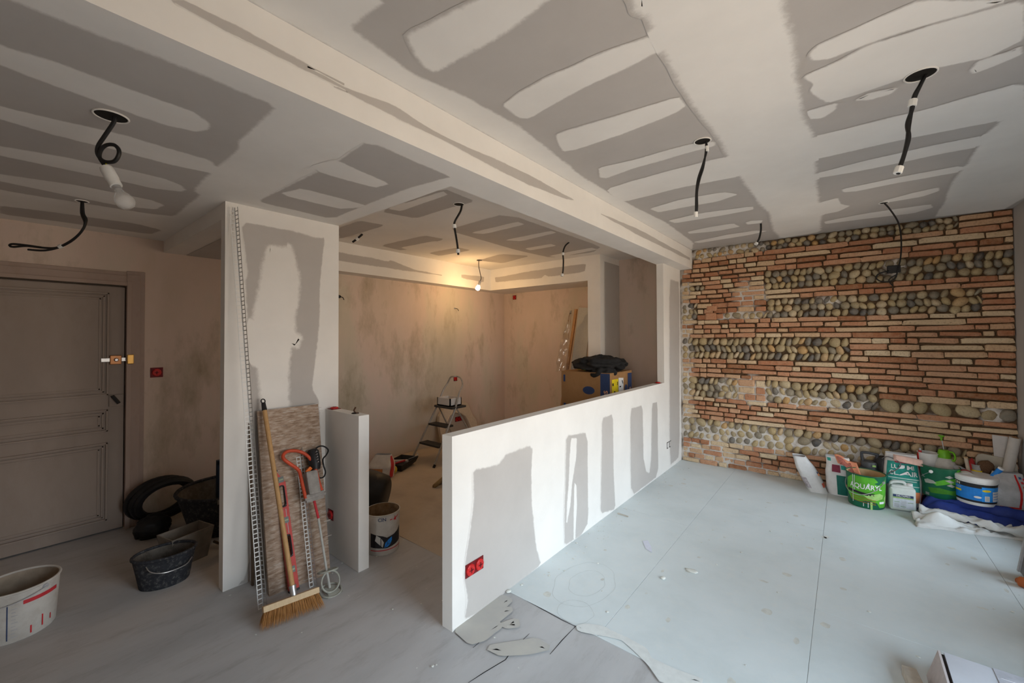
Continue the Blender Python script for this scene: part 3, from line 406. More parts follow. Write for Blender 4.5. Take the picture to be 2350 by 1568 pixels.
wn = bpy.data.objects.new('window_3', None); col.objects.link(wn); wn.location = ((FW[0] + FW[1]) / 2, YF - .1, FW[2]); tag(wn, 'tall white window in the wall behind the viewpoint', None, None, 'structure')
f = MB(); ya, yb = YF - .13, YF - .09
for lo, hi in (((FW[0], ya, FW[2]), (FW[0] + .05, yb, FW[3])), ((FW[1] - .05, ya, FW[2]), (FW[1], yb, FW[3])), ((FW[0], ya, FW[2]), (FW[1], yb, FW[2] + .06)), ((FW[0], ya, FW[3] - .05), (FW[1], yb, FW[3])), (((FW[0] + FW[1]) / 2 - .03, ya, FW[2]), ((FW[0] + FW[1]) / 2 + .03, yb, FW[3]))): f.lohi(lo, hi)
f.build('window_frame', WHITEP, wn)
for a, b in ((FW[0] + .05, (FW[0] + FW[1]) / 2 - .03), ((FW[0] + FW[1]) / 2 + .03, FW[1] - .05)):
    p = MB(); p.add([(a, YF - .11, FW[2] + .06), (b, YF - .11, FW[2] + .06), (b, YF - .11, FW[3] - .05), (a, YF - .11, FW[3] - .05)], [(0, 1, 2, 3)]); p.build('pane', GLASS, wn)
# ---------------------------------------------------------------- brick and cobble wall
YW = 5.37
WHITE_ZONES = [(-1.56, 1.3, .09, 1.35), (-1.2, 2.58, .55, .07), (-.86, 2.03, .17, .19), (-.90, 1.80, .28, .06), (-.85, .92, .38, .16), (-.25, .86, .50, .08),
               (-.95, .38, .85, .16), (-.05, .38, .45, .10), (-1.30, .12, .42, .17), (-.85, .05, .45, .07), (.37, 2.20, .09, .09), (.60, .76, .10, .06), (-.14, 1.93, .10, .07), (.99, .86, .08, .07)]
def whiteness(x, z):
    v = 0
    for cx, cz, rx, rz in WHITE_ZONES:
        d = math.hypot((x - cx) / rx, (z - cz) / rz); v = max(v, 1.5 - d)
    v += .55 * noise.noise(V(x * 9, z * 9, 2.2)) + .25 * noise.noise(V(x * 25, z * 25, 5))
    return min(max((v - .35) * 2.2, 0), 1)
m, nt, b = newmat('lime_mortar'); at = nnode(nt, 'ShaderNodeAttribute', attribute_name='lime'); v = wpos(nt); n1 = noise_out(nt, v, 30, 6, .65)
nt.links.new(mixc(nt, at.outputs['Fac'], ramp(nt, n1, [(.3, (.06, .036, .018)), (.7, (.17, .105, .055))]), ramp(nt, n1, [(.3, (.50, .46, .42)), (.7, (.68, .65, .61))])), b.inputs['Base Color'])
b.inputs['Roughness'].default_value = .95; bump(nt, b, n1, .6, .01); MORTAR = m
nx, nz = 140, 130; vs = []; lime = []
for j in range(nz + 1):
    for i in range(nx + 1):
        x = -1.66 + 2.84 * i / nx; z = 2.66 * j / nz; q = whiteness(x, z)
        vs.append((x, YW + .026 - .024 * q + .006 * noise.noise(V(x * 18, 0, z * 18)), z)); lime.append(q)
mb = MB(); mb.v = vs; mb.f = [(j * (nx + 1) + i, j * (nx + 1) + i + 1, (j + 1) * (nx + 1) + i + 1, (j + 1) * (nx + 1) + i) for j in range(nz) for i in range(nx)]
WB = struct('wall_back', [((-1.66, YW + .05, 0), (1.6, 5.75, 2.75))], MORTAR, 'exposed wall of thin old bricks and bands of river cobbles'); S['wall_back'] = WB
mo = mb.build('mortar_bed', MORTAR, WB, True, 180); a_ = mo.data.attributes.new('lime', 'FLOAT', 'POINT'); a_.data.foreach_set('value', lime)
def stone_mat(name, stops, attr, sc_, rough, extra):
    m, nt, b = newmat(name)
    if attr: rnd = nnode(nt, 'ShaderNodeAttribute', attribute_name='rnd').outputs['Fac']
    else: rnd = nnode(nt, 'ShaderNodeObjectInfo').outputs['Random']
    v = wpos(nt); n = noise_out(nt, v, sc_, 6, .7); c = ramp(nt, rnd, stops)
    c = mixc(nt, ramp(nt, n, [(.35, (.0,) * 3), (.75, (extra,) * 3)]), c, (.55, .40, .26)); c = mixc(nt, ramp(nt, noise_out(nt, v, sc_ * 3, 4, .7), [(.5, (0,) * 3), (.75, (.55,) * 3)]), c, (.10, .06, .04))
    nt.links.new(c, b.inputs['Base Color']); b.inputs['Roughness'].default_value = rough; b.inputs['Specular IOR Level'].default_value = .25; bump(nt, b, n, .5, .008); return m
BST = [(0, (.26, .10, .04)), (.12, (.38, .15, .075)), (.3, (.48, .225, .125)), (.5, (.53, .29, .175)), (.7, (.56, .37, .225)), (.88, (.60, .45, .29)), (1, (.66, .53, .36))]
CST = [(0, (.07, .075, .08)), (.1, (.17, .165, .15)), (.28, (.28, .245, .175)), (.55, (.38, .305, .175)), (.75, (.44, .34, .18)), (.9, (.52, .44, .31)), (1, (.48, .28, .10))]
BRM, BRA = stone_mat('old_brick', BST, False, 22, .9, .4), stone_mat('old_brick_rest', BST, True, 22, .9, .4)
COM, COA = stone_mat('river_cobble', CST, False, 30, .6, .25), stone_mat('river_cobble_rest', CST, True, 30, .6, .25)
def brick_proto(k):
    random.seed(100 + k); bm = bmesh.new(); bmesh.ops.create_cube(bm, size=1)
    bmesh.ops.bevel(bm, geom=[e for e in bm.edges], offset=.10, segments=1, affect='EDGES')
    for vv in bm.verts: vv.co += Vector((random.uniform(-.025, .025), random.uniform(-.05, .05), random.uniform(-.09, .09)))
    me = bpy.data.meshes.new('brick'); bm.to_mesh(me); bm.free(); me.materials.append(BRM); return me
def cobble_proto(k):
    random.seed(200 + k); bm = bmesh.new(); bmesh.ops.create_icosphere(bm, subdivisions=2, radius=.5)
    for vv in bm.verts: vv.co *= 1 + .16 * noise.noise(vv.co * 2.3 + V(k * 3, 0, 0)); vv.co.x += .12 * vv.co.z * vv.co.z
    me = bpy.data.meshes.new('cobble'); bm.to_mesh(me); bm.free(); me.materials.append(COM)
    for p in me.polygons: p.use_smooth = True
    return me
BP = [brick_proto(k) for k in range(6)]; CP = [cobble_proto(k) for k in range(7)]
pieces = {'b': [], 'c': []}
random.seed(11)
def bricks(x0, x1, z0, z1, n, lo=.14, hi=.42):
    h = (z1 - z0) / n
    for j in range(n):
        z = z0 + h * (j + .5); x = x0 - random.uniform(0, .12) * (x0 < -1.5)
        while x < x1 - .02:
            l0, l1 = (.07, .22) if x < -.75 + .25 * math.sin(z * 9) else (lo, hi); L = random.uniform(l0, l1) if random.random() < .8 else random.uniform(.07, .14)
            if x + L > x1 - .05: L = x1 - x
            a = max(x, x0)
            if L > .03 and x + L - a > .025:
                sagz = .012 * noise.noise(V(x * 1.7, z * 1.3, 0)) + random.uniform(-.003, .003)
                pieces['b'].append((V((a + x + L) / 2, YW + .028 + random.uniform(-.009, .011), z + sagz), (x + L - a - random.uniform(.004, .018), .075, h - random.uniform(.007, .019)), random.uniform(-.022, .022)))
            x += L
def cobbles(x0, x1, z0, z1, n, wmin=.05, wmax=.085):
    h = (z1 - z0) / n
    for j in range(n):
        x = x0; sgn = -1 if j % 2 else 1
        while x < x1 - .02:
            wd = min(random.uniform(wmin, wmax) * (1.5 if random.random() < .12 else 1), x1 - x)
            tilt = sgn * random.uniform(.25, .75); big = 1.2
            pieces['c'].append((V(x + wd / 2, YW + .022 + random.uniform(-.006, .006), z0 + h * (j + .5) + random.uniform(-.011, .011)), (wd * .98, .08, h * big * random.uniform(.9, 1.05)), tilt))
            x += wd * random.uniform(.92, 1.05)
cobbles(-1.44, .80, 2.525, 2.632, 2, .045, .075); bricks(.80, 1.12, 2.525, 2.635, 2)
bricks(-1.46, 1.12, 2.405, 2.525, 2); bricks(-1.60, 1.12, 2.29, 2.405, 2)
cobbles(-.70, 1.12, 2.08, 2.29, 3); cobbles(-1.58, -1.33, 2.13, 2.19, 1)
bricks(-1.60, -.70, 2.19, 2.29, 2, .09, .26); bricks(-1.33, -.70, 2.13, 2.19, 1, .08, .2); bricks(-1.60, -.70, 1.97, 2.13, 3, .08, .24)
bricks(-.70, 1.12, 1.97, 2.08, 2)
cobbles(-.68, .93, 1.765, 1.97, 3); bricks(.93, 1.12, 1.765, 1.97, 4); bricks(-1.42, -.68, 1.835, 1.97, 2, .08, .22); cobbles(-1.60, -1.42, 1.765, 1.97, 3); bricks(-1.42, -1.12, 1.765, 1.835, 1); cobbles(-1.12, -.68, 1.765, 1.835, 1, .06, .09)
bricks(-1.60, 1.12, 1.54, 1.765, 4)
cobbles(-1.60, .03, 1.29, 1.54, 3, .045, .075); bricks(.03, 1.12, 1.29, 1.54, 4)
bricks(-1.60, 1.12, 1.06, 1.29, 4)
cobbles(-1.60, -.98, .82, 1.06, 3); bricks(-.98, -.70, .82, 1.06, 3, .1, .16); cobbles(-.70, .24, .82, 1.06, 3); bricks(.24, 1.12, .925, 1.06, 2); cobbles(.24, 1.12, .82, .925, 1, .085, .115)
bricks(-1.60, 1.12, .545, .82, 5)
cobbles(-1.60, .82, .30, .545, 3, .055, .10); bricks(.82, 1.12, .30, .545, 4)
bricks(-1.60, 1.12, .0, .30, 5)
pieces['b'].append((V(-1.26, YW + .02, 1.80), (.125, .075, .085), 0)); pieces['b'].append((V(-1.25, YW + .02, 1.90), (.11, .075, .06), .03))
orgW = root_loc(WB)
for kind, protos, mat, amat, nm in (('b', BP, BRM, BRA, 'brick'), ('c', CP, COM, COA, 'cobble')):
    L = pieces[kind]; L.sort(key=lambda q: -q[1][0] * q[1][2]); rest = []
    for i, (c, s, rot) in enumerate(L):
        if i < 300:
            o = bpy.data.objects.new(nm, protos[i % len(protos)]); col.objects.link(o); o.parent = WB; o.location = c - orgW; o.scale = s; o.rotation_euler = (0, rot, 0)
        else: rest.append((c, s, rot))
    vs = []; fs = []; rn = []
    for i, (c, s, rot) in enumerate(rest):
        me = protos[i % len(protos)]; M = Matrix.Translation(c - orgW) @ Matrix.Rotation(rot, 4, 'Y') @ Matrix.Diagonal((*s, 1)); n = len(vs); q = random.random()
        vs += [M @ v.co for v in me.vertices]; fs += [tuple(n + k for k in p.vertices) for p in me.polygons]; rn += [q] * len(me.vertices)
    if rest:
        me = bpy.data.meshes.new('small_' + nm); me.from_pydata(vs, [], fs); me.update(); a_ = me.attributes.new('rnd', 'FLOAT', 'POINT'); a_.data.foreach_set('value', rn); me.materials.append(amat)
        if kind == 'c':
            for p in me.polygons: p.use_smooth = True
        o = bpy.data.objects.new('small_' + nm + 's', me); col.objects.link(o); o.parent = WB; o['kind'] = 'stuff'

# ---------------------------------------------------------------- entrance door
dr = bpy.data.objects.new('door_1', None); col.objects.link(dr); dr.location = (-4.61, .14, 0); tag(dr, 'old brown-grey panelled entrance door with brass lock', None, None, 'structure')
DX = -4.615
mb = MB(); mb.lohi((DX - .03, -.31, .012), (DX, .593, 1.978), .002); leaf = mb.build('door_leaf', DOORP, dr)
def panel(y0, y1, z0, z1):
    fr = MB()
    for k, (d, x0_, x1_) in enumerate(((0, 0, .016), (.024, 0, .011), (.046, 0, .006))):
        a, b, c, e = y0 + d, y1 - d, z0 + d, z1 - d; t = .012
        for lo, hi in (((DX, a, c), (DX + x1_, a + t, e)), ((DX, b - t, c), (DX + x1_, b, e)), ((DX, a, c), (DX + x1_, b, c + t)), ((DX, a, e - t), (DX + x1_, b, e))): fr.lohi(lo, hi, .002)
    fr.build('panel_moulding', DOORP, leaf)
for z0, z1 in ((1.10, 1.925), (.81, .985), (.10, .72)): panel(-.21, .50, z0, z1)
cs = MB()
for dx, wdt in ((.012, .115), (.024, .085), (.036, .03)):
    for lo, hi in (((XL - .02, .60, 0), (XL + dx, .60 + wdt, 2.0 + wdt)), ((XL - .02, -.32 - wdt, 0), (XL + dx, -.32, 2.0 + wdt)), ((XL - .02, -.32, 1.99), (XL + dx, .60, 1.99 + wdt))): cs.lohi(lo, hi, .004)
cs.build('door_casing', CASP, dr)
lk = MB(); lk.lohi((DX, .505, 1.345), (DX + .025, .575, 1.42), .006); lock = lk.build('lock_case', plain('copper_lock', (.42, .20, .09), .4, .6), dr)
k_ = MB(); k_.lathe([(0, 0), (.014, 0), (.014, .012), (.009, .02), (0, .02)], (DX + .025, .542, 1.383), 14, Matrix.Rotation(R(90), 3, 'Y')); k_.build('cylinder', STEEL, lock, True)
k_ = MB(); k_.lohi((DX + .004, .455, 1.368), (DX + .018, .51, 1.398), .002).lohi((DX + .004, .57, 1.37), (DX + .018, .605, 1.398)); k_.build('bolt_bar', STEEL, lock)
k_ = MB(); k_.lohi((DX, .602, 1.345), (XL + .045, .645, 1.425), .006); k_.build('strike_box', BRASS, lock)
lt = MB(); lt.lohi((DX, .505, 1.005), (DX + .016, .59, 1.10), .002); lat = lt.build('latch_plate', DOORP, dr)
k_ = MB(); k_.tube([(DX + .035, .52, 1.095), (DX + .04, .56, 1.03)], .012, 8).tube([(DX + .01, .54, 1.06), (DX + .036, .54, 1.06)], .007, 8); k_.build('door_handle', BLACK, lat, True)
mb = MB(); mb.lohi((-4.79, -.32, 0), (-4.69, .60, 2.0)); mb.build('light_block_board', DOORP, dr)  # unseen board added behind the leaf to block outside light

# ---------------------------------------------------------------- cables and bulbs hanging from the ceilings
def ceil_hole(parent, c, zc, r=.042):
    h = MB(); h.lathe([(0, zc - .0035), (r, zc - .0035), (r, zc - .001), (0, zc - .001)], (c[0], c[1], 0), 24); h.build('hole_shade_disc', HOLE, parent)  # flat black disc, its colour standing in for the shade inside the hole
    h = MB(); h.tube([(c[0] + r * math.cos(a), c[1] + r * math.sin(a), zc - .003) for a in [2 * math.pi * k / 24 for k in range(24)]], .0035, 6, closed=True); h.build('cut_rim', PF, parent, True)
def sleeve(parent, a, b, r, mat, name='white_tape'):
    t = MB(); t.tube([a, b], r, 8); return t.build(name, mat, parent, True)
def cable_thing(name, label, keys, zc, r=.006, tapes=(), hole=True, hr=.042):
    c = P[keys[0] + '_hole']; root = thing(name, (c[0], c[1], zc), label, 'cable', 'bare cables hanging from the ceilings')
    if hole: ceil_hole(root, c, zc, hr)
    for k in keys:
        pts = [Vector(p) for p in P[k]]; pts[0].z = zc - .002
        m = MB(); m.tube(pts, r, 7, smooth=5); m.build('cable', CABLE, root, True)
    pts = catmull([Vector(p) for p in P[keys[0]]], 6); n = len(pts) - 1
    for t, w_ in tapes:
        i = min(max(int(t * n), 0), n - 2); sleeve(root, pts[i], pts[i] + (pts[i + 1] - pts[i]).normalized() * w_, r * 1.9, WHITEP)
    return root
cable_thing('ceiling_cable', 'twin black cable hanging from the living ceiling beside the beam', ['c1', 'c1b'], 2.638, .0055, [(.12, .03), (.93, .03)])
cable_thing('ceiling_cable', 'thick black cable pair hanging at the upper right over the room', ['c2', 'c2b'], 2.638, .0075, [(.30, .028), (.90, .028)], True, .05)
cable_thing('ceiling_cable', 'short black cable stub in front of the top cobble row', ['c3'], 2.638, .0085, [(.96, .02)], False)
cable_thing('ceiling_cable', 'very short cable stub under the kitchen ceiling beside the partition', ['k1'], 2.64, .011, [(.45, .03)], False)
cable_thing('ceiling_cable', 'black cable hanging just inside the kitchen behind the beam', ['k2'], 2.64, .0085, [(.45, .03), (.9, .03)])
cable_thing('ceiling_cable', 'black cable hanging in front of the kitchen alcove soffit', ['k4'], 2.64, .0085, [(.42, .03), (.9, .03)], False)
cable_thing('ceiling_cable', 'looped black cable hanging in front of the entrance door', ['hall_cable', 'hall_cable2'], 2.405, .0065, [(.42, .02)], True, .03)
r_ = thing('wall_feed_cable', P['c4_hole'], 'long black cable curving from the ceiling to a loop on the brick wall', 'cable', 'bare cables hanging from the ceilings')
ceil_hole(r_, P['c4_hole'], 2.638, .03)
m = MB(); m.tube(P['c4'], .006, 7, smooth=6); m.build('cable', CABLE, r_, True)
m = MB(); m.tube(P['c4t'], .005, 7, smooth=4); m.build('cable_tail', CABLE, r_, True)
cx, cy, cz = P['c4_box']; m = MB(); m.lohi((cx - .05, cy - .02, cz - .035), (cx + .045, cy + .05, cz + .035), .006); m.build('junction_box', BLACK, r_)
# unlit pendant bulb in the hall
c = P['pendant_hole']; r_ = thing('pendant_bulb', (c[0], c[1], 2.405), 'clear unlit light bulb in a white holder on a looped black flex', 'light bulb')
ceil_hole(r_, c, 2.405, .05)
pts = [Vector(p) for p in P['pendant']]; pts[0].z = 2.402
m = MB(); m.tube(pts, .0068, 8, smooth=5); m.build('flex', CABLE, r_, True)
s0, s1, s2, s3 = [Vector(p) for p in P['pend_sock']]; ax = (s1 - s0).normalized(); rot = frame(ax, V(0, 0, 1))
m = MB(); m.tube([pts[-1] + V(0, 0, .02), s0 + ax * .005], .0025, 6); m.build('earth_wire', plain('yellow_green_wire', (.45, .45, .02), .5), r_, True)
m = MB(); m.lathe([(0, 0), (.019, 0), (.021, .01), (.021, .05), (.019, .058), (.019, .082), (0, .082)], s0, 20, rot); m.build('bulb_holder', WHITEP, r_, True)
m = MB(); m.lathe([(0, 0), (.013, 0), (.013, .018), (0, .018)], s0 + ax * .08, 14, rot); m.build('bulb_cap', STEEL, r_, True)
m = MB(); m.lathe([(.012, 0), (.014, .012), (.024, .03), (.030, .046), (.031, .056), (.027, .070), (.016, .081), (0, .085)], s0 + ax * .095, 22, rot); m.build('bulb_glass', BULBGL, r_, True)
m = MB(); m.tube([s0 + ax * .1, s0 + ax * .128, s0 + ax * .135 + V(.008, 0, 0), s0 + ax * .135 - V(.008, 0, 0)], .0015, 5); m.build('filament_stem', STEEL, r_)
# lit bulb in the kitchen
c = P['k3_hole']; r_ = thing('pendant_bulb', (c[0], c[1], 2.64), 'glowing bare light bulb hanging on a thin flex in the kitchen', 'light bulb')
pts = [Vector(p) for p in P['k3']]; pts[0].z = 2.638
m = MB(); m.tube(pts, .005, 7, smooth=4); m.build('flex', CABLE, r_, True)
m = MB(); m.lathe([(0, -.005), (.04, -.005), (.035, 0), (0, 0)], (c[0], c[1], 2.6385), 16); m.build('ceiling_hook_plate', BLACK, r_)
s0, s1, s2 = [Vector(p) for p in P['k3s']]; ax = (s1 - s0).normalized(); rot = frame(ax, V(1, 0, 0))
m = MB(); m.lathe([(0, -.02), (.017, -.02), (.019, .045), (0, .045)], s0, 14, rot); m.build('bulb_holder', GREYPR, r_, True)
BULB = plain('lit_bulb', (1, .9, .7), .4, emit=((1.0, .60, .26), 125.0))
m = MB(); m.lathe([(.0, .05), (.014, .052), (.026, .07), (.031, .09), (.029, .108), (.018, .12), (0, .124)], s0 - ax * .005, 16, rot); m.build('lit_bulb_glass', BULB, r_, True)

# ---------------------------------------------------------------- red electrical boxes and openings
def red_box(c, n, u, label, name='electrical_box', r=.032, sq=.036, dark=True, two=False, grp='red electrical back boxes'):
    """c centre on the surface, n outward normal, u horizontal direction"""
    c, n, u = Vector(c), Vector(n), Vector(u); v = n.cross(u); rot = Matrix((u, v, n)).transposed()
    root = thing(name, c, label, 'electrical box', grp)
    cs_ = [c] if not two else [c - u * .0355, c + u * .0355]
    m = MB(); m.box(c + n * .0015, (sq * 2 * (1.95 if two else 1), sq * 2, .004), rot); m.build('recess', DKRED if dark else REDP, root)
    for q in cs_:
        m = MB(); m.lathe([(0, .0), (r, 0), (r, .008), (r * .85, .012), (0, .012)], q + n * .002, 10, rot); cv = m.build('red_cover', REDP, root)
        m = MB(); m.box(q + n * .015, (r * .9, .006, .003), rot).box(q + n * .015, (.006, r * .9, .003), rot); m.build('cross_mark', DKRED, cv)
    return root
red_box((-1.622 + .002, 1.647, .273), (1, 0, 0), (0, 1, 0), 'double red socket box low at the near end of the half wall', two=True)
red_box((P['sock_stub'][0], 1.466, P['sock_stub'][2]), (0, -1, 0), (1, 0, 0), 'plaster-smeared red box low on the short return wall')
red_box((XL, P['socket_hall'][1], P['socket_hall'][2]), (1, 0, 0), (0, 1, 0), 'red box on the wall to the right of the entrance door', sq=.042)
red_box((XL, P['sk1'][1], P['sk1'][2]), (1, 0, 0), (0, 1, 0), 'single red box on the kitchen wall above the stepladder')
red_box((XL, (P['sk2'][1] + P['sk3'][1]) / 2, P['sk2'][2]), (1, 0, 0), (0, 1, 0), 'double red box low on the kitchen wall behind the stepladder', two=True)
red_box((P['sk4'][0], YB, P['sk4'][2]), (0, -1, 0), (1, 0, 0), 'red box high on the kitchen end wall under the soffit')
red_box((P['stub_red'][0] + .015, 1.505, 1.033), (0, 0, 1), (1, 0, 0), 'red box let into the top of the short return wall', r=.028, sq=.034)
red_box((-1.66, 4.66, 1.027), (0, 0, 1), (0, 1, 0), 'red box let into the top of the half wall by its pier', r=.026, sq=.034)
r_ = thing('wall_opening', (-1.622, 4.90, .255), 'black cut-out for two sockets at the foot of the pier', 'socket opening')
for y_ in (4.862, 4.94):
    m = MB(); 
    for lo, hi in (((-1.6225, y_ - .033, .255), (-1.619, y_ - .024, .325)), ((-1.6225, y_ - .033, .318), (-1.619, y_ + .03, .326)), ((-1.6225, y_ - .033, .253), (-1.619, y_ + .01, .26))): m.lohi(lo, hi)
    m.build('dark_edge', BLACK, r_)
c = P['stub_wire']; r_ = thing('wire_outlet', (c[0], 1.505, 1.033), 'dark hole with stub wire on top of the short return wall', 'wire outlet')
m = MB(); m.lathe([(0, 0), (.026, 0), (.022, .004), (0, .004)], (c[0], 1.505, 1.033), 14); m.build('outlet_shade_disc', HOLE, r_)  # raised black disc carries the hole's inner shade in its colour
m = MB(); m.tube([(c[0], 1.505, 1.035), (c[0] - .008, 1.50, 1.055), (c[0] + .004, 1.505, 1.075)], .006, 7).tube([(c[0] + .004, 1.505, 1.035), (c[0] + .03, 1.5, 1.042)], .006, 6); m.build('wire_stub', plain('brown_wire', (.10, .05, .03), .6), r_)
for k, lb, sz in (('blk', 'small black wall clamp on the kitchen wall beside the partition', .02), ('wire', 'short wire end poking from the stained kitchen wall', .012)):
    c = P[k]; r_ = thing('wall_clip', (XL, c[1], c[2]), lb, 'wire end')
    m = MB(); m.lathe([(0, 0), (sz, 0), (sz * .8, .02), (0, .02)], (XL, c[1], c[2]), 10, Matrix.Rotation(R(90), 3, 'Y')); m.build('clip_base', BLACK if k == 'blk' else GREYPR, r_)
    m = MB(); m.tube([(XL + .01, c[1], c[2]), (XL + .05, c[1] + .02, c[2] - .01), (XL + .06, c[1] + .03, c[2] - .04)], .005, 6); m.build('wire', CABLE, r_, True)

# ---------------------------------------------------------------- things leaning on the partition
A, B, C_, D_ = V(-2.70, .995, .0), V(-2.652, 1.348, .0), V(-2.925, 1.392, 1.082), V(-2.925, 1.003, 1.087)
nb = (B - A).cross(D_ - A).normalized(); nb = nb if nb.x > 0 else -nb
OSB = mottled('scraped_board', [(.3, (.22, .145, .10)), (.5, (.38, .28, .21)), (.7, (.52, .44, .37))], 34, .85, 48, .7, (1, .5, 2.4), .5, (.13, .075, .045))
r_ = thing('work_board', A, 'plaster-streaked brown board leaning against the partition', 'board')
n_ = 7
m = MB(); m.prism([A, B, C_, D_], [p - nb * .03 for p in (A, B, C_, D_)]); m.build('board', OSB, r_)
m = MB(); random.seed(5)
for k in range(70):
    t = random.random(); u = random.uniform(.03, .97); p = lerp(lerp(A, B, u), lerp(D_, C_, u), t) + nb * .001; d = (B - A).normalized() * random.uniform(.02, .07); e = V(0, 0, 1) * random.uniform(.0015, .004)
    m.add([p, p + d, p + d + e, p + e], [(0, 1, 2, 3)])
m.build('plaster_streaks', plain('dried_plaster', (.52, .47, .42), .9), r_)['kind'] = 'stuff'
# broom
bt, bl, br = V(-2.90, 1.028, 1.138), V(*P['broom_l']), V(*P['broom_r'])
r_ = thing('broom', (bl + br) / 2 - V(0, 0, .085), 'coir push broom with a pale wooden stick leaning on the board', 'broom')
bc = (bl + br) / 2; hd = (br - bl).normalized(); lean_ = (bt - bc).normalized(); sd = hd.cross(lean_).normalized()
rotb = Matrix((hd, sd, hd.cross(sd).normalized())).transposed(); upb = hd.cross(sd).normalized(); upb = upb if upb.z > 0 else -upb
m = MB(); m.box(bc + upb * .008, ((br - bl).length, .06, .03), rotb, .003); m.build('head_block', WOOD, r_)
hb = bc + hd * .012 + upb * .03
m = MB(); m.tube([hb + (bt - hb) * .02, hb + (bt - hb) * .97], .0135, 12); m.build('stick', HANDLEW, r_, True)
m = MB(); m.tube([hb + (bt - hb) * .955, hb + (bt - hb) * 1.0], [.015, .012], 12); cap = m.build('stick_cap', BLACK, r_, True)
m = MB(); q = bt + lean_ * .012; m.tube([q + hd * .011 * math.cos(a) + lean_ * .014 * math.sin(a) for a in [2 * math.pi * k / 14 for k in range(14)]], .0035, 6, closed=True); m.build('hanging_loop', BLACK, cap, True)
m = MB(); m.tube([hb - lean_ * .015, hb + lean_ * .035], .017, 12).tube([hb + lean_ * .035, hb + lean_ * .045], .0185, 12); m.build('ferrule', STEEL, r_, True)
m = MB(); random.seed(3); L = (br - bl).length
for k in range(1500):
    u = random.uniform(-.5, .5); s_ = random.uniform(-.5, .5); p0 = bc + hd * u * L * .96 + sd * s_ * .05 - upb * .005
    p1 = p0 + hd * u * .055 + sd * s_ * .05 + hd * random.uniform(-.008, .008) ; p1.z = .0005 + abs(random.gauss(0, .006)); p1 = p1 + V(.02, 0, 0)
    w_ = hd * .0012; w2 = sd * .0012; m.add([p0 - w_, p0 + w_, p0 + w2, p1], [(0, 1, 3), (1, 2, 3), (2, 0, 3)])
bo = m.build('bristles', mottled('coir', [(.3, (.36, .17, .055)), (.7, (.55, .29, .11))], 30, .8, 60, .3, (1, 1, 1), .1, (.22, .10, .035)), r_); bo['kind'] = 'stuff'
# perforated corner beads
def bead(a, b, wdir, wd, pitch, label, name='corner_bead'):
    a, b = Vector(a), Vector(b); ax = b - a; L = ax.length; ax.normalize(); wv = Vector(wdir); wv = (wv - ax * wv.dot(ax)).normalized(); nv = ax.cross(wv)
    root = thing(name, a, label, 'corner bead', 'perforated corner beads leaning on the partition'); rot = Matrix((wv, nv, ax)).transposed()
    for sgn, nm in ((1, 'perforated_flange'), (-1, 'perforated_flange')):
        u = wv if sgn > 0 else (wv * .35 - nv * .9).normalized(); r2 = Matrix((u, ax.cross(u), ax)).transposed(); m = MB(); t = .0008
        if sgn < 0: u = -u
        for o_, w_ in ((.002, .004), (wd - .002, .004)): m.box(a + ax * L / 2 + u * o_, (w_, t * 2, L), r2)
        k = 0.0
        while k < L: m.box(a + ax * k + u * wd / 2, (wd, t * 2, .0055), r2); k += pitch
        m.build(nm, WHITEP if sgn > 0 else STEEL, root)
    m = MB(); m.tube([a, b], .0028, 8); m.build('bead_nose', STEEL, root, True)
bead(V(-2.617, .934, .003), V(-2.950, .876, 2.37), (0, -1, 0), .028, .026, 'tall perforated white corner bead leaning near the partition edge')
bead(V(-2.597, 1.212, .003), V(-2.862, 1.236, .815), (0, -1, 0), .026, .024, 'short perforated white corner bead leaning on the board')
r_ = thing('wood_lath', P['lath_bot'], 'thin dark wooden lath standing between bead and board', 'lath')
m = MB(); a, b = V(*P['lath_bot']), V(*P['lath_top']); m.prism([a + V(0, -.006, 0), a + V(0, .006, 0), a + V(-.02, .006, 0), a + V(-.02, -.006, 0)], [b + V(0, -.006, 0), b + V(0, .006, 0), b + V(-.01, .006, 0), b + V(-.01, -.006, 0)]); m.build('lath', plain('dark_wood', (.10, .065, .04), .7), r_)
# spirit level
a, b = V(-2.640, 1.112, .002), V(-2.848, 1.100, .705); ax = (b - a); L = ax.length; ax.normalize(); rot = frame(ax, V(0, 1, 0)); wv, nv = rot.col[0], rot.col[1]
nv = nv if nv.x > 0 else -nv; rot = Matrix((wv, nv, ax)).transposed()
LEVR = plain('red_level_body', (.48, .045, .035), .45, var=.2, scale=25)
r_ = thing('spirit_level', a, 'dusty red spirit level standing against the board', 'spirit level')
W2 = .056; m = MB()
def seg(t0, t1, w0=-.5, w1=.5, th=.024): m.box(a + ax * L * (t0 + t1) / 2 + wv * W2 * (w0 + w1) / 2, (W2 * (w1 - w0), th, L * (t1 - t0)), rot)
seg(0.015, .27); seg(.27, .45, -.5, -.28); seg(.27, .45, .28, .5); seg(.45, .68); seg(.68, .86, -.5, -.28); seg(.68, .86, .28, .5); seg(.86, .985)
m.build('level_body', LEVR, r_)
for t0, t1 in ((.27, .45), (.68, .86)):
    m = MB(); q = a + ax * L * (t0 + t1) / 2 + nv * .0125; ring = []
    for k in range(20):
        an = 2 * math.pi * k / 20; hx = .014 * math.cos(an); hz = (L * (t1 - t0) / 2 - .016) * (1 if math.sin(an) > 0 else -1) + .014 * math.sin(an); ring.append(q + wv * hx + ax * hz)
    m.tube(ring, .0045, 6, closed=True); m.build('hand_slot_grip', BLACK, r_, True)
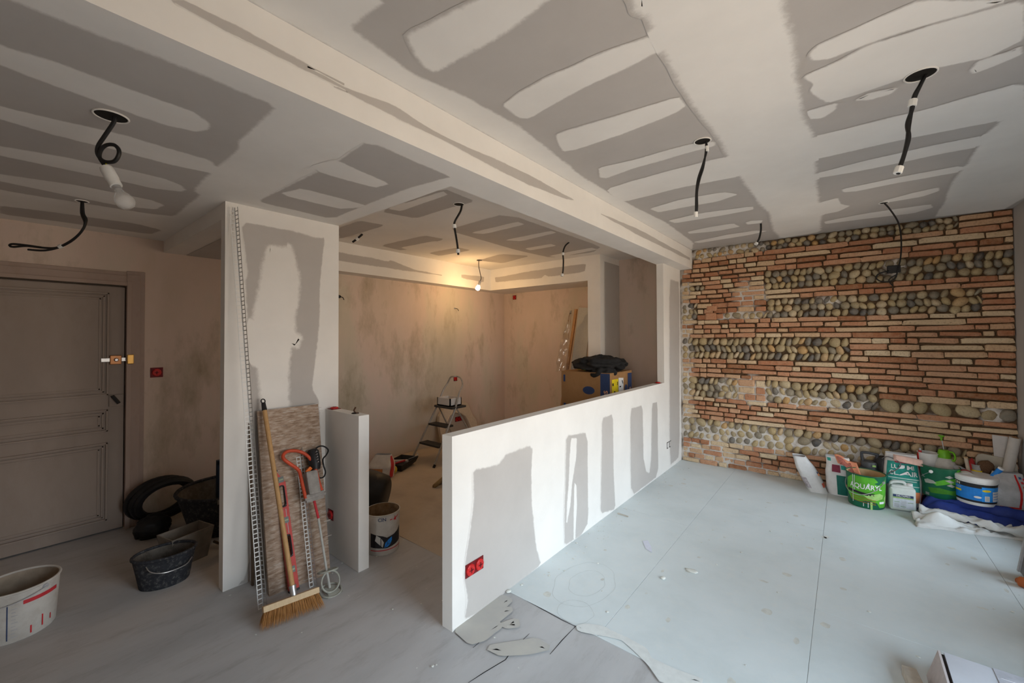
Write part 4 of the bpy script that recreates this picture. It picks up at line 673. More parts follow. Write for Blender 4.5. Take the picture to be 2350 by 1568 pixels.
for t in (.17, .93 - .02, .57):
    q = a + ax * L * t + nv * .0125; m = MB(); m.box(q, (.036, .004, .036), rot); vw = m.build('vial_window', plain('vial_housing', (.12, .13, .12), .3), r_)
    m = MB(); m.tube([q + nv * .003 - wv * .013, q + nv * .003 + wv * .013], .006, 8); m.build('vial', plain('vial_liquid', (.35, .42, .30), .15), vw, True)
for t in (.007, .993): m = MB(); m.box(a + ax * L * t, (W2 + .003, .027, .012), rot); m.build('end_cap', BLACK, r_)
for w_ in (-.16, .16):
    m = MB(); m.box(a + ax * L * .56 + wv * W2 * w_ + nv * .0122, (.003, .002, L * .2), rot); m.build('face_rib', GREYPR, r_)
# plaster mixer, stood on its paddle
r_ = thing('plaster_mixer', (-2.47, 1.25, 0), 'orange-handled electric plaster mixer leaning on the board, paddle down', 'mixer')
REDH = plain('orange_red_tube', (.55, .075, .03), .45, var=.2, scale=20); MIXG = plain('dusty_grey_casting', (.30, .28, .26), .7, var=.2, scale=25)
m = MB(); m.tube([Vector(p) + V(.03, 0, .01) for p in P['mix_handle']], .0105, 10, smooth=5); m.build('tube_handle', REDH, r_, True)
a, b = [Vector(p) + V(.02, 0, .01) for p in P['mix_body']]; ax = (b - a).normalized(); rot = frame(ax, V(0, 1, 0))
m = MB(); m.box((a + b) / 2, (.075, .07, (b - a).length), rot, .012); gb = m.build('gear_housing', MIXG, r_)
m = MB(); p0, p1 = [Vector(p) + V(.03, 0, .01) for p in P['mix_plate']]; m.tube([p0 - V(0, .01, 0), p1 + V(0, .01, 0)], .011, 8).box((p0 + p1) / 2, (.012, (p1 - p0).length, .05)); m.build('cross_brace', MIXG, r_)
a2, b2 = [Vector(p) + V(.015, 0, .01) for p in P['mix_motor']]; rot2 = frame((b2 - a2).normalized(), V(0, 1, 0))
m = MB(); m.lathe([(0, 0), (.026, 0), (.036, .012), (.038, .06), (.036, .11), (.028, .135), (0, .135)], a2, 18, rot2); mt = m.build('motor', BLACK, r_, True)
m = MB()
for k in range(5): m.box(a2 + (b2 - a2) * (.18 + .13 * k) + V(.036, 0, .014), (.004, .04, .006), rot2)
m.build('cooling_slot', GREYPR, mt)
q = Vector(P['mix_trig']) + V(.04, 0, .0); m = MB(); m.box(q, (.014, .022, .04), Matrix.Rotation(R(-50), 3, 'X'), .003); m.build('trigger', plain('orange_trigger', (.75, .16, .02), .4), r_)
m = MB(); m.tube([Vector(p) + V(.03, 0, .01) for p in P['mix_cable']], .005, 7, smooth=5); m.build('power_cable', CABLE, r_, True)
rp_ = [Vector(p) for p in P['mix_rod']]; m = MB(); m.tube([rp_[0], rp_[1]], .008, 8); m.build('red_shaft', REDPR, r_, True)
m = MB(); m.tube([rp_[1], rp_[2], rp_[3]], .0075, 8); m.build('shaft', plain('plaster_coated_rod', (.46, .46, .43), .7), r_, True)
PAD = plain('plaster_coated_steel', (.38, .385, .34), .7, .2, var=.15, scale=40)
rc = V(-2.462, 1.252, .062)
for nm, nrm, rad, cc in (('paddle_ring', V(.9, .1, .45), .058, rc), ('paddle_ring', V(-.35, .1, .93), .056, rc + V(-.03, -.002, .055)), ('paddle_ring', V(.2, 0, 1), .06, V(-2.455, 1.25, .012))):
    rr = frame(nrm, V(0, 1, 0)); m = MB(); m.tube([cc + rr @ V(rad * math.cos(t), rad * math.sin(t), 0) for t in [2 * math.pi * k / 28 for k in range(28)]], .0055, 7, closed=True); m.build(nm, PAD, r_, True)
m = MB(); m.prism([V(-2.40, 1.20, .003), V(-2.40, 1.30, .003), V(-2.50, 1.28, .003), V(-2.50, 1.22, .003)], [V(-2.42, 1.22, .008), V(-2.42, 1.29, .008), V(-2.49, 1.28, .02), V(-2.49, 1.22, .02)]); m.build('paddle_blade', PAD, r_)

# ---------------------------------------------------------------- buckets, tubs
def bucket(name, c, rb, rt, h, mat, inner, label, cat='bucket', sx=1, sy=1, rz=0, rim=.006, wall=.004, group=None, seg=40, fill=None, inner_name='inside'):
    root = thing(name, c, label, cat, group)
    m = MB(); m.lathe([(rb * .97, .0), (rb, .006), (rb + (rt - rb) * .5, h * .5), (rt, h - .012)], c, seg, None, sx, sy, rz); m.f.pop(); m.build('wall', mat, root, True, 50)
    m = MB(); m.lathe([(rt - wall, h - .004), (rb + (rt - rb) * .5 - wall, h * .5), (rb - wall, .012), (0, .012)], c, seg, None, sx, sy, rz); m.f = [f for f in m.f if len(f) == 4]; m.build(inner_name, inner, root, True, 50)
    m = MB(); ca, sa = math.cos(rz), math.sin(rz); pts = []
    for k in range(seg):
        a = 2 * math.pi * k / seg; x, y = sx * rt * math.cos(a), sy * rt * math.sin(a); pts.append(V(c[0] + x * ca - y * sa, c[1] + x * sa + y * ca, c[2] + h - .007))
    m.tube(pts, rim, 7, closed=True); m.build('rim', mat, root, True)
    return root
def bail(root, c, r, z, a0, drop, mat, rad=.0025, out=.012, name='wire_handle'):
    """handle hanging down the front; a0 = azimuth it falls towards"""
    pts = []
    for k in range(17):
        t = k / 16; a = a0 - math.pi / 2 + math.pi * t; s_ = math.sin(math.pi * t); pts.append(V(c[0] + (r + out) * math.cos(a), c[1] + (r + out) * math.sin(a), z - drop * s_))
    m = MB(); m.tube(pts, rad, 6, smooth=2); o = m.build(name, mat, root, True)
    for a in (a0 - math.pi / 2, a0 + math.pi / 2):
        m = MB(); m.lathe([(0, 0), (.014, 0), (.012, .008), (0, .01)], (c[0] + r * math.cos(a), c[1] + r * math.sin(a), z), 12, frame(V(math.cos(a), math.sin(a), 0), V(0, 0, 1))); m.build('handle_ear', mat, root, True)
    return o
def face_cam(c): return math.atan2(-c[1], -c[0])
DIRTW = mottled('dusty_white_plastic', [(.3, (.46, .44, .41)), (.6, (.60, .59, .56)), (.8, (.66, .65, .62))], 6, .6, 16, .35, (1, 1, 1), .1, (.33, .27, .22))
# dusty white bucket in the hall
c = V(-3.45, .035, 0); r_ = bucket('mixing_bucket', c, .14, .155, .26, DIRTW, plain('dry_plaster_inside', (.34, .28, .22), .9), 'dusty white mixing bucket on the hall floor at the left edge')
fa = face_cam(c); fn = cyl_fn(c, .14, .155, .26, fa)
bail(r_, c, .153, .235, fa - .9, .04, GREYPR)
# azimuth grows to the viewer's right when seen from outside
poly_on(fn, rect(.02, .17, .185, .205), REDPR, r_, 'red_stripe'); poly_on(fn, rect(-.035, -.031, .02, .205), NAVY, r_, 'blue_line')
poly_on(fn, rect(-.115, -.08, .02, .06), NAVY, r_, 'blue_mark'); poly_on(fn, rect(-.105, -.095, .06, .13), NAVY, r_, 'blue_mark')
for k in range(9): poly_on(fn, rect(-.02, -.005 if k % 2 else .002, .03 + .018 * k, .034 + .018 * k), GREYPR, r_, 'scale_mark')
for x_, z0, z1 in ((.045, .02, .06), (.09, .03, .09), (.13, .04, .07)): poly_on(fn, rect(x_, x_ + .006, z0, z1), REDPR, r_, 'red_drip')
# mason's tubs
TUBM = mottled('plaster_stained_black_rubber', [(.3, (.018, .02, .026)), (.6, (.03, .033, .04)), (.75, (.10, .10, .10))], 26, .75, 45, .35, (1, 1, 1), .2, (.34, .32, .30))
TUBI = mottled('tub_inside', [(.3, (.07, .06, .05)), (.7, (.16, .14, .12))], 12, .85, 30, .4, (1, 1, 1), .1, (.25, .22, .19))
c = V(-3.385, .635, 0); r_ = bucket('mortar_tub', c, .125, .158, .20, TUBM, TUBI, 'small plaster-spotted black mortar tub with a wire handle', 'tub', 1, .74, 1.35, .009, group='black mortar tubs in the hall')
fa = face_cam(c); pts = [c + V(.11 * math.cos(fa - 1.1) , .11 * math.sin(fa - 1.1), .185), c + V(.145 * math.cos(fa - .5), .145 * math.sin(fa - .5), .145), c + V(.155 * math.cos(fa), .155 * math.sin(fa), .125), c + V(.15 * math.cos(fa + .7), .15 * math.sin(fa + .7), .12), c + V(.15 * math.cos(fa + 1.1), .15 * math.sin(fa + 1.1), .14)]
m = MB(); m.tube(pts, .003, 6, smooth=5); m.build('wire_handle', STEEL, r_, True)
c = V(-4.02, 1.15, 0); r_ = bucket('mortar_tub', c, .24, .33, .33, TUBM, TUBI, 'large black mortar tub standing behind the partition', 'tub', rim=.014, group='black mortar tubs in the hall')
fa = face_cam(c)
m = MB(); fn = cyl_fn(c, .24, .33, .33, fa + .1, .02); m.sheet(lambda u, v: fn(-.09 + .18 * u, .292 + .032 * v), 8, 2); m.build('lug_handle', plain('grey_plastic', (.26, .24, .21), .6), r_, True, solid=.012)
# rectangular caddy on the small tub's far side
r_ = thing('plaster_caddy', (-3.60, .79, 0), 'grey rectangular plaster caddy standing behind the small tub', 'caddy')
m = MB(); q = Matrix.Rotation(.25, 3, 'Z'); o_ = V(-3.60, .79, 0)
def rc_(w_, l_, z_): return [o_ + q @ V(sx_ * w_, sy_ * l_, z_) for sx_, sy_ in ((-1, -1), (1, -1), (1, 1), (-1, 1))]
lp = [rc_(.07, .10, .0), rc_(.095, .13, .21), rc_(.088, .123, .21), rc_(.065, .095, .02)]
for a_, b_ in zip(lp[:-1], lp[1:]): m.add(a_ + b_, [(i, (i + 1) % 4, 4 + (i + 1) % 4, 4 + i) for i in range(4)])
m.add(lp[3], [(0, 1, 2, 3)]); m.build('caddy_body', plain('caddy_plastic', (.20, .18, .155), .75, var=.2, scale=14), r_)
m = MB(); m.box(o_ + V(.0, .03, .06), (.05, .09, .03), Matrix.Rotation(.6, 3, 'Z'), .006); m.build('red_sponge', plain('red_sponge', (.35, .07, .05), .9), r_)
# black sacks of coiled hose in the corner by the door
BAG = plain('black_sack', (.012, .012, .013), .55, var=.4, scale=6)
def blob(name, c, size, label, cat, mat, seed, amp=.22, parent=None, partname=None, flat=True, rz=0, sub=4, freq=2.2):
    root = parent or thing(name, (c[0], c[1], c[2]), label, cat); bm = bmesh.new(); bmesh.ops.create_icosphere(bm, subdivisions=sub, radius=1)
    q = Matrix.Rotation(rz, 3, 'Z')
    for v in bm.verts:
        d = v.co.copy(); k = 1 + amp * noise.noise(d * freq + V(seed, seed * 2, 0)) + amp * .45 * abs(noise.noise(d * freq * 2.7 + V(0, seed, seed)))
        p = q @ V(d.x * size[0] * k, d.y * size[1] * k, d.z * size[2] * k); p.z += size[2]
        if flat and p.z < .03: p.z = max(p.z * .2, .001)
        v.co = p + Vector(c)
    m = MB(); m.bm(bm); return root, m.build(partname or 'body', mat, root, True, 180)
r_ = thing('hose_coil', (-4.46, .80, 0), 'black coiled hose leaning against the wall by the door', 'hose')
for k in range(4):
    m = MB(); rad = .185 - .012 * (k % 2); cc = V(-4.49 + .03 * k, .80 + .012 * k, .215); m.tube([cc + V(.10 * math.sin(t), rad * 1.05 * math.cos(t), rad * math.sin(t) * .95) for t in [2 * math.pi * j / 30 for j in range(30)]], .028, 8, closed=True); m.build('hose_turn', BAG, r_, True)
blob('rubble_sack', (-4.24, .72, 0), (.10, .11, .08), 'slumped black sack in front of the coiled hose', 'sack', BAG, 3)
r_ = thing('float_handle', (-4.10, 1.16, .30), 'blue upright handle sticking out above the large tub', 'tool')
DKBLUE = plain('dark_blue_plastic', (.015, .03, .06), .5)
m = MB()
for y_ in (1.10, 1.19): m.lohi((-4.12, y_, .0), (-4.08, y_ + .035, .52), .006)
m.lohi((-4.12, 1.10, .49), (-4.08, 1.225, .53), .006); m.build('grip_frame', DKBLUE, r_)
m = MB(); m.lohi((-4.15, 1.08, 0), (-4.05, 1.25, .03), .004); m.build('foot_plate', DKBLUE, r_)
r_ = thing('metal_trowel', (-3.56, 1.07, 0), 'bright trowel blade lying at the foot of the large tub', 'trowel')
m = MB(); m.prism([V(-3.60, 1.02, .002), V(-3.52, 1.05, .002), V(-3.50, 1.12, .002)], [V(-3.60, 1.02, .006), V(-3.52, 1.05, .006), V(-3.50, 1.12, .006)]); m.build('blade', STEEL, r_)
m = MB(); m.tube([V(-3.57, 1.03, .006), V(-3.62, 1.0, .025), V(-3.70, .98, .025)], .009, 8); m.build('grip', plain('dark_wood_grip', (.08, .05, .03), .6), r_, True)
r_ = thing('paint_can', (-3.40, 1.12, 0), 'small dark red can just behind the partition edge', 'can')
m = MB(); m.lathe([(.05, 0), (.052, .004), (.052, .14), (.05, .145), (.046, .145), (.046, .135), (0, .135)], (-3.47, 1.05, 0), 20); m.build('can_body', plain('rusty_can', (.12, .06, .05), .6), r_, True)
m = MB(); m.tube([V(-3.47 + .053 * math.cos(t), 1.05 + .053 * math.sin(t), .145) for t in [2 * math.pi * k / 20 for k in range(20)]], .003, 6, closed=True); m.build('can_rim', STEEL, r_, True)

# ---------------------------------------------------------------- kitchen goods
c = V(-2.67, 1.752, 0.0); r_ = bucket('paint_bucket', c, .118, .122, .29, DIRTW, mottled('dried_ochre_inside', [(.3, (.16, .09, .04)), (.6, (.34, .24, .14)), (.8, (.58, .55, .5))], 12, .8, 20, .3), 'open white paint bucket with a blue leaf print beside the return wall', rim=.004)
fa = face_cam(c) ; fn = cyl_fn(c, .118, .122, .29, fa + .25)
lettering('CIN', .034, lambda u, v: fn(u - .035, v + .255), NAVY, r_); poly_on(fn, rect(.02, .04, .243, .249), REDPR, r_, 'red_dash')
poly_on(fn, [(.05, .245), (.058, .252), (.062, .27), (.068, .252), (.10, .262), (.10, .257), (.072, .245), (.074, .225), (.063, .238), (.054, .232)], REDPR, r_, 'red_cross_print')
poly_on(fn, rect(-.12, .13, .035, .041), REDPR, r_, 'red_band')
poly_on(fn, [(-.12, .16), (-.03, .14), (.0, .125), (.05, .135), (.09, .15), (.12, .175), (.12, .07), (.07, .06), (.0, .05), (-.04, .055), (-.12, .06)], BLACKPR, r_, 'black_print')
fn2 = cyl_fn(c, .118, .122, .29, fa + .25, .0032)
poly_on(fn2, [(-.02, .055), (-.012, .09), (.01, .11), (.035, .125), (.036, .10), (.025, .075), (.005, .06)], BLUEP, r_, 'blue_leaf'); poly_on(fn2, [(-.075, .15), (-.045, .13), (-.045, .075), (-.085, .11)], DIRTW, r_, 'pale_leaf'); poly_on(fn2, [(-.04, .125), (-.022, .095), (-.03, .06), (-.04, .07)], DIRTW, r_, 'pale_leaf')
fn3 = cyl_fn(c, .118, .122, .29, fa + .25, .0042)
poly_on(fn3, [(-.018, .058), (.02, .105), (.022, .104), (-.015, .056)], NAVY, r_, 'leaf_vein'); poly_on(fn3, [(.0, .08), (.0, .105), (.003, .106), (.003, .084)], NAVY, r_, 'leaf_vein'); poly_on(fn3, [(.0, .08), (.027, .082), (.027, .079), (.002, .076)], NAVY, r_, 'leaf_vein')
# black rubble tub tipped on its side behind the return wall
r_ = thing('tipped_tub', (-3.02, 2.02, 0), 'black rubber tub tipped on its side behind the paint bucket', 'tub')
m = MB(); rot = Matrix.Rotation(R(-50), 3, 'Z') @ Matrix.Rotation(R(80), 3, 'X'); oc = V(-3.08, 2.06, .19)
prof = [(0, 0), (.13, 0), (.165, .02), (.185, .12), (.195, .22), (.188, .22), (.175, .12), (.12, .015), (0, .015)]
m.lathe(prof, oc, 36, rot); m.build('tub_shell', BLACK, r_, True, 50)
# plaster sack, roller tray, tape and knee pad on the kitchen floor
def sack(name, c, w_, d_, h_, label, mat, rz=0, tilt=(0, 0), seed=1, top=.55, cat='sack', group=None, lp=2.0, pinch=.45):
    """paper sack: rounded box, creased and pinched at the top"""
    root = thing(name, c, label, cat, group); q = Matrix.Rotation(rz, 3, 'Z'); c = Vector(c)
    def fn(u, v):
        a = 2 * math.pi * u; ca, sa = math.cos(a), math.sin(a); e = .55
        x = math.copysign(abs(ca) ** e, ca); y = math.copysign(abs(sa) ** e, sa); bulge = 1 + .10 * math.sin(math.pi * min(v * 1.2, 1)); k = bulge * (1 - (1 - top) * max(0, (v - .62) / .38) ** 1.3)
        ky = bulge * (1 - (1 - top * pinch) * max(0, (v - .55) / .45)); n1 = noise.noise(V(ca * 1.6 + seed, sa * 1.6, v * 4)) * .07 + abs(noise.noise(V(ca * 4 + seed, sa * 4, v * 9))) * .05
        p = q @ V(w_ * .5 * x * (k + n1), d_ * .5 * y * (ky + n1), 0); lean = v ** lp
        return c + p + V(tilt[0] * lean, tilt[1] * lean, h_ * v * (1 + .03 * n1))
    m = MB(); m.sheet(lambda u, v: fn(u, v), 36, 22); m.add([fn(k / 36, 0) for k in range(36)], [tuple(range(36))])
    o = m.build('sack_body', mat, root, True, 60); return root, fn
def sackprint(root, fn, u0, u1, v0, v1, mat, name, nu=12, nv=8, off=.004, c=None):
    m = MB()
    def g(u, v):
        p = fn(u0 + (u1 - u0) * u, v0 + (v1 - v0) * v); ctr = Vector((c[0], c[1], p.z)); d = (p - ctr); return p + d.normalized() * off
    m.sheet(g, nu, nv); return m.build(name, mat, root, True, 60)
c = V(-4.02, 2.62, .004); r_, fn = sack('plaster_sack', c, .24, .20, .24, 'crumpled red and white plaster sack on the kitchen floor', PAPER, .6, (-.03, .05), 4, .75)
sackprint(r_, fn, .92, 1.0, .05, .95, REDPR, 'red_stripe', c=c); sackprint(r_, fn, .66, .78, .1, .5, plain('faded_orange', (.50, .20, .08), .8), 'orange_panel', c=c)
r_ = thing('roller_tray', (-4.13, 3.0, .004), 'black paint roller tray cluttered with brushes by the kitchen wall', 'tray')
q = Matrix.Rotation(.35, 3, 'Z'); oc = V(-4.15, 2.98, .004)
def trr(w_, l_, z_, z2): return [oc + q @ V(sx_ * w_, sy_ * l_, z_ if sy_ < 0 else z2) for sx_, sy_ in ((-1, -1), (1, -1), (1, 1), (-1, 1))]
m = MB(); lp = [trr(.10, .15, 0, .03), trr(.125, .18, .08, .09), trr(.118, .172, .08, .09), trr(.095, .14, .008, .04)]
for a_, b_ in zip(lp[:-1], lp[1:]): m.add(a_ + b_, [(i, (i + 1) % 4, 4 + (i + 1) % 4, 4 + i) for i in range(4)])
m.add(lp[3], [(0, 1, 2, 3)]); m.build('tray_shell', BLACK, r_)
m = MB(); m.tube([oc + V(-.08, -.05, .06), oc + V(.08, .03, .075)], .022, 10); m.build('roller_sleeve', DIRTW, r_, True)
m = MB(); m.tube([oc + V(-.02, .12, .06), oc + V(.1, .16, .12), oc + V(.04, .2, .13)], .006, 6, smooth=4); m.build('roller_wire', STEEL, r_, True)
m = MB(); m.tube([oc + V(.02, -.1, .07), oc + V(.1, -.02, .10)], .012, 8); m.build('brush_grip', REDPR, r_, True)
r_ = thing('tape_roll', P['tape'], 'yellow masking tape roll standing in front of the roller tray', 'tape')
m = MB(); rot = Matrix.Rotation(R(90), 3, 'X') @ Matrix.Rotation(0, 3, 'Z'); rot = frame(V(.55, -.83, 0), V(0, 0, 1)); m.lathe([(.028, -.03), (.048, -.03), (.048, .03), (.028, .03), (.028, -.03)], V(*P['tape']) + V(0, 0, .052), 24, rot); m.f = [f for f in m.f if len(f) == 4]; m.build('tape_ring', YELLOW if False else plain('masking_yellow', (.55, .42, .06), .6), r_, True)
r_ = thing('sanding_shoe', P['shoe'], 'tan and black knee pad lying near the half wall end', 'knee pad')
oc = V(*P['shoe']) + V(.05, .02, .004)
m = MB(); m.tube([oc + V(.03 * math.cos(t), .10 * math.sin(t), .05 + .045 * math.sin(t * 1.0 + .6)) for t in [2 * math.pi * k / 24 for k in range(24)]], .022, 8, closed=True); m.build('strap_loop', plain('tan_leather', (.24, .15, .06), .7), r_, True)
m = MB(); m.box(oc + V(.06, .03, .05), (.07, .12, .08), Matrix.Rotation(.3, 3, 'Z'), .02); m.build('pad', BLACK, r_)
# stepladder with a box on its platform
fl_, fr_ = V(-4.231, 3.171, .004), V(-3.818, 3.195, .004)
r_ = thing('step_ladder', (fl_ + fr_) / 2 + V(0, .3, 0), 'small aluminium stepladder with hoop handrail in the kitchen', 'stepladder')
ALU = plain('worn_aluminium', (.40, .37, .33), .5, .5, var=.15); Lx = (fr_ - fl_)
back = V(0, .42, 0); topz = .66
tl, tr_ = fl_ + V(.045, .40, topz), fr_ + V(-.045, .40, topz)
hl, hr_ = fl_ + V(.075, .55, 1.0), fr_ + V(-.075, .55, 1.0)
for a_, b_ in ((fl_, tl), (fr_, tr_)):
    m = MB(); m.tube([a_, b_], .0125, 8); m.build('front_stile', ALU, r_, True)
m = MB(); m.tube([tl, lerp(tl, hl, .55) , hl + V(0, .0, -.06), hl + V(.05, .01, .02), hl + V(.12, .01, .035), hr_ + V(-.12, .01, .035), hr_ + V(-.05, .01, .02), hr_ + V(0, 0, -.06), lerp(tr_, hr_, .55), tr_], .011, 8, smooth=5); m.build('hoop_handrail', ALU, r_, True)
for a_, b_ in ((tl, fl_ + V(.0, .82, 0)), (tr_, fr_ + V(0, .82, 0))):
    m = MB(); m.tube([a_ + V(0, .02, -.02), b_], .010, 8); m.build('rear_leg', ALU, r_, True)
m = MB(); m.tube([fl_ + V(.02, .75, .12), fr_ + V(-.02, .75, .12)], .008, 6); m.build('rear_brace', ALU, r_, True)
TREAD = plain('ribbed_black_tread', (.05, .045, .04), .7)
for t in (.33, .66):
    a_, b_ = lerp(fl_, tl, t), lerp(fr_, tr_, t); m = MB(); m.lohi((a_.x + .01, a_.y - .015, a_.z - .012), (b_.x - .01, a_.y + .115, a_.z + .012), .003); m.build('tread', TREAD, r_)
m = MB(); m.lohi((tl.x - .01, tl.y - .05, topz - .014), (tr_.x + .01, tl.y + .20, topz + .012), .004); m.build('platform', TREAD, r_)
for a_ in (fl_, fr_):
    m = MB(); m.tube([a_ + V(0, 0, .0), a_ + (tl - fl_) * .05], .016, 8); m.build('rubber_foot', BLACK, r_, True)
r_ = thing('polystyrene_box', (tl + tr_) / 2 + V(0, .06, .013), 'white open box standing on the stepladder platform', 'box')
b0 = (tl + tr_) / 2 + V(0, .05, .013); m = MB(); w_, d_, h_ = .125, .10, .10
for lo, hi in (((-w_, -d_, 0), (w_, d_, .012)), ((-w_, -d_, 0), (w_, -d_ + .014, h_)), ((-w_, d_ - .014, 0), (w_, d_, h_)), ((-w_, -d_, 0), (-w_ + .014, d_, h_)), ((w_ - .014, -d_, 0), (w_, d_, h_))): m.lohi(b0 + V(*lo), b0 + V(*hi))
m.build('box_shell', plain('polystyrene', (.62, .58, .54), .8, var=.05), r_)
# arched plastic cover leaning on the wall
r_ = thing('arched_cover', (-4.48, 4.28, .004), 'cream arched plastic cover with a round opening leaning on the kitchen wall', 'cover')
CREAM = plain('cream_plastic', (.58, .50, .40), .6, var=.06); pts_o = []; pts_i = []
prof_o = [(-.36, .0), (-.36, .30), (-.33, .42), (-.22, .52), (-.02, .57), (.18, .575), (.27, .53), (.33, .33), (.38, .27), (.37, .0)]
prof_i = [(-.25, .0), (-.25, .24), (-.22, .33), (-.14, .41), (-.03, .44), (.08, .42), (.17, .36), (.22, .26), (.25, .14), (.25, .0)]
xx = lambda z, d: -4.40 - .17 * z / .6 + d
m = MB()
for d, sgn in ((0, 1), (-.05, -1)):
    o1 = [V(xx(z, d), 4.22 + y_, .004 + z) for y_, z in prof_o]; i1 = [V(xx(z, d), 4.22 + y_, .004 + z) for y_, z in prof_i]; m.add(o1 + i1, [(k, k + 1, 10 + k + 1, 10 + k) for k in range(9)])
o1 = [V(xx(z, 0), 4.22 + y_, .004 + z) for y_, z in prof_o]; o2 = [p + V(-.05, 0, 0) for p in o1]; m.add(o1 + o2, [(k, k + 1, 11 + k, 10 + k) for k in range(9)])
i1 = [V(xx(z, 0), 4.22 + y_, .004 + z) for y_, z in prof_i]; i2 = [p + V(-.05, 0, 0) for p in i1]; m.add(i1 + i2, [(k, k + 1, 11 + k, 10 + k) for k in range(9)])
m.build('arch_frame', CREAM, r_)
m = MB(); m.tube([p + V(.006, 0, 0) for p in i1], .012, 8); m.build('opening_lip', CREAM, r_, True)
# water heater carton and the jacket on it
cc = V(*P['cart_c']); cw, cl, ch = .62, .58, cc.z
r_ = thing('water_heater_carton', (cc.x - cw / 2, cc.y + cl / 2, .004), 'tall brown carton with blue bands and labels behind the half wall', 'carton')
x0, x1, y0, y1, zt = cc.x - cw, cc.x, cc.y, cc.y + cl, ch
m = MB(); m.lohi((x0, y0, .004), (x1, y1, zt), .002); m.build('carton_body', CARD, r_)
m = MB(); m.lohi((x0, y0 - .004, zt - .003), (x1, y0 + cl * .48, zt + .003)); m.lohi((x0, y0 + cl * .52, zt - .003), (x1, y1, zt + .003)); m.build('top_flap', CARD, r_)
ff = flat_fn((x1 - .06, y0 - .002, zt - .5), (1, 0, 0), (0, 0, 1)); poly_on(ff, rect(-.055, .058, -.6, .5), NAVY, r_, 'blue_band', 9)
lettering('Litres', .10, lambda u, v: Vector((x1 - .058 - v, y0 - .004, zt - .30 + u)), plain('orange_letters', (.62, .36, .24), .6), r_)
poly_on(ff, oval(-.20, .30, .075, .045), NAVY, r_, 'blue_oval', 9); poly_on(ff, [(-.25, .145), (-.20, .145), (-.19, .16), (-.15, .16), (-.15, .12), (-.19, .11), (-.20, .13), (-.25, .13)], NAVY, r_, 'tap_print', 9)
poly_on(ff, rect(-.53, -.505, .38, .46), NAVY, r_, 'arrow_print', 9); poly_on(ff, rect(-.53, -.50, .10, .13), NAVY, r_, 'small_print', 9)
fs_ = flat_fn((x1 + .002, y0 + .02, zt - .5), (0, 1, 0), (0, 0, 1)); poly_on(fs_, rect(.44, .55, -.6, .475), NAVY, r_, 'blue_band', 9); lettering('Litres', .08, lambda u, v: Vector((x1 + .004, y0 + .515 + v * -1, zt - .28 + u)), plain('orange_letters', (.62, .36, .24), .6), r_)
poly_on(fs_, rect(.02, .18, .12, .43), YELLOW, r_, 'yellow_label', 9); poly_on(fs_, [(.19, .15), (.32, .17), (.32, .43), (.19, .44)], WPRINT, r_, 'white_label', 9)
f4 = flat_fn((x1 + .004, y0 + .02, zt - .5), (0, 1, 0), (0, 0, 1))
for q_ in (rect(.03, .06, .36, .39), rect(.07, .10, .27, .30), rect(.08, .10, .14, .17), rect(.13, .155, .14, .17), rect(.15, .165, .36, .40)): poly_on(f4, q_, BLACKPR, r_, 'label_mark', 9)
for q_ in (rect(.24, .27, .18, .21), rect(.21, .25, .33, .345), [(.27, .40), (.30, .36), (.31, .37), (.285, .41)]): poly_on(f4, q_, BLACKPR, r_, 'label_mark', 9)
poly_on(f4, oval(.385, .30, .04, .05), NAVY, r_, 'blue_oval', 9)
JACK = plain('black_cloth', (.014, .014, .015), .85, var=.3, scale=30, bmp=.4)
jr = thing('black_jacket', (x1 - .28, y0 + .28, zt), 'crumpled black jacket thrown on top of the carton', 'jacket')
blob('', (x1 - .26, y0 + .22, zt + .002), (.25, .22, .085), '', '', JACK, 8, .45, jr, 'jacket_body', False, .5)
blob('', (x1 - .14, y0 + .10, zt - .10), (.14, .105, .09), '', '', JACK, 12, .3, jr, 'hanging_sleeve', False, .3)
blob('', (x1 - .12, y0 + .36, zt + .002), (.14, .16, .075), '', '', JACK, 15, .4, jr, 'folded_sleeve', False, .2)
blob('', (x1 - .25, y0 + .30, zt + .03), (.15, .12, .075), '', '', JACK, 31, .4, jr, 'collar', False, .9)
r_ = thing('green_cloth', (x1 - .45, y0 + .3, zt + .003), 'lime green cloth corner under the black jacket', 'cloth')
m = MB(); m.sheet(lambda u, v: V(x1 - .52 + .2 * u, y0 + .2 + .2 * v, zt + .006 + .03 * v + .012 * math.sin(u * 7)), 8, 6); m.build('cloth', plain('lime_cloth', (.30, .40, .04), .8), r_, True, 180, .004)
# door panels leaning in the alcove
q = [Vector(p) for p in P['leanpan']]
def ext(a_, b_, z_): t = (a_.z - z_) / (a_.z - b_.z); return lerp(a_, b_, t)
bl_, br_ = ext(q[0], q[3], .004), ext(q[1], q[2], .004); bl_.y -= .12; br_.y -= .12; tp0, tp1 = q[0] + V(0, .12, 0), q[1] + V(0, .12, 0)
r_ = thing('leaning_panel', (bl_ + br_) / 2, 'pale grey cupboard panel leaning in the kitchen alcove', 'panel')
m = MB(); m.prism([bl_, br_, tp1, tp0], [p + V(0, .03, 0) for p in (bl_, br_, tp1, tp0)]); m.build('panel_sheet', plain('pale_panel', (.50, .49, .45), .5, var=.04), r_)
m = MB(); m.prism([bl_ + V(-.008, -.004, 0), bl_ + V(0, -.004, 0), tp0 + V(0, -.004, 0), tp0 + V(-.008, -.004, 0)], [p + V(0, .04, 0) for p in (bl_ + V(-.008, -.004, 0), bl_, tp0, tp0 + V(-.008, 0, 0))]); m.build('wood_edge', WOOD, r_)
r_ = thing('wood_batten', bl_ + V(-.10, .02, 0), 'orange-brown wooden batten leaning beside the grey panel', 'batten')
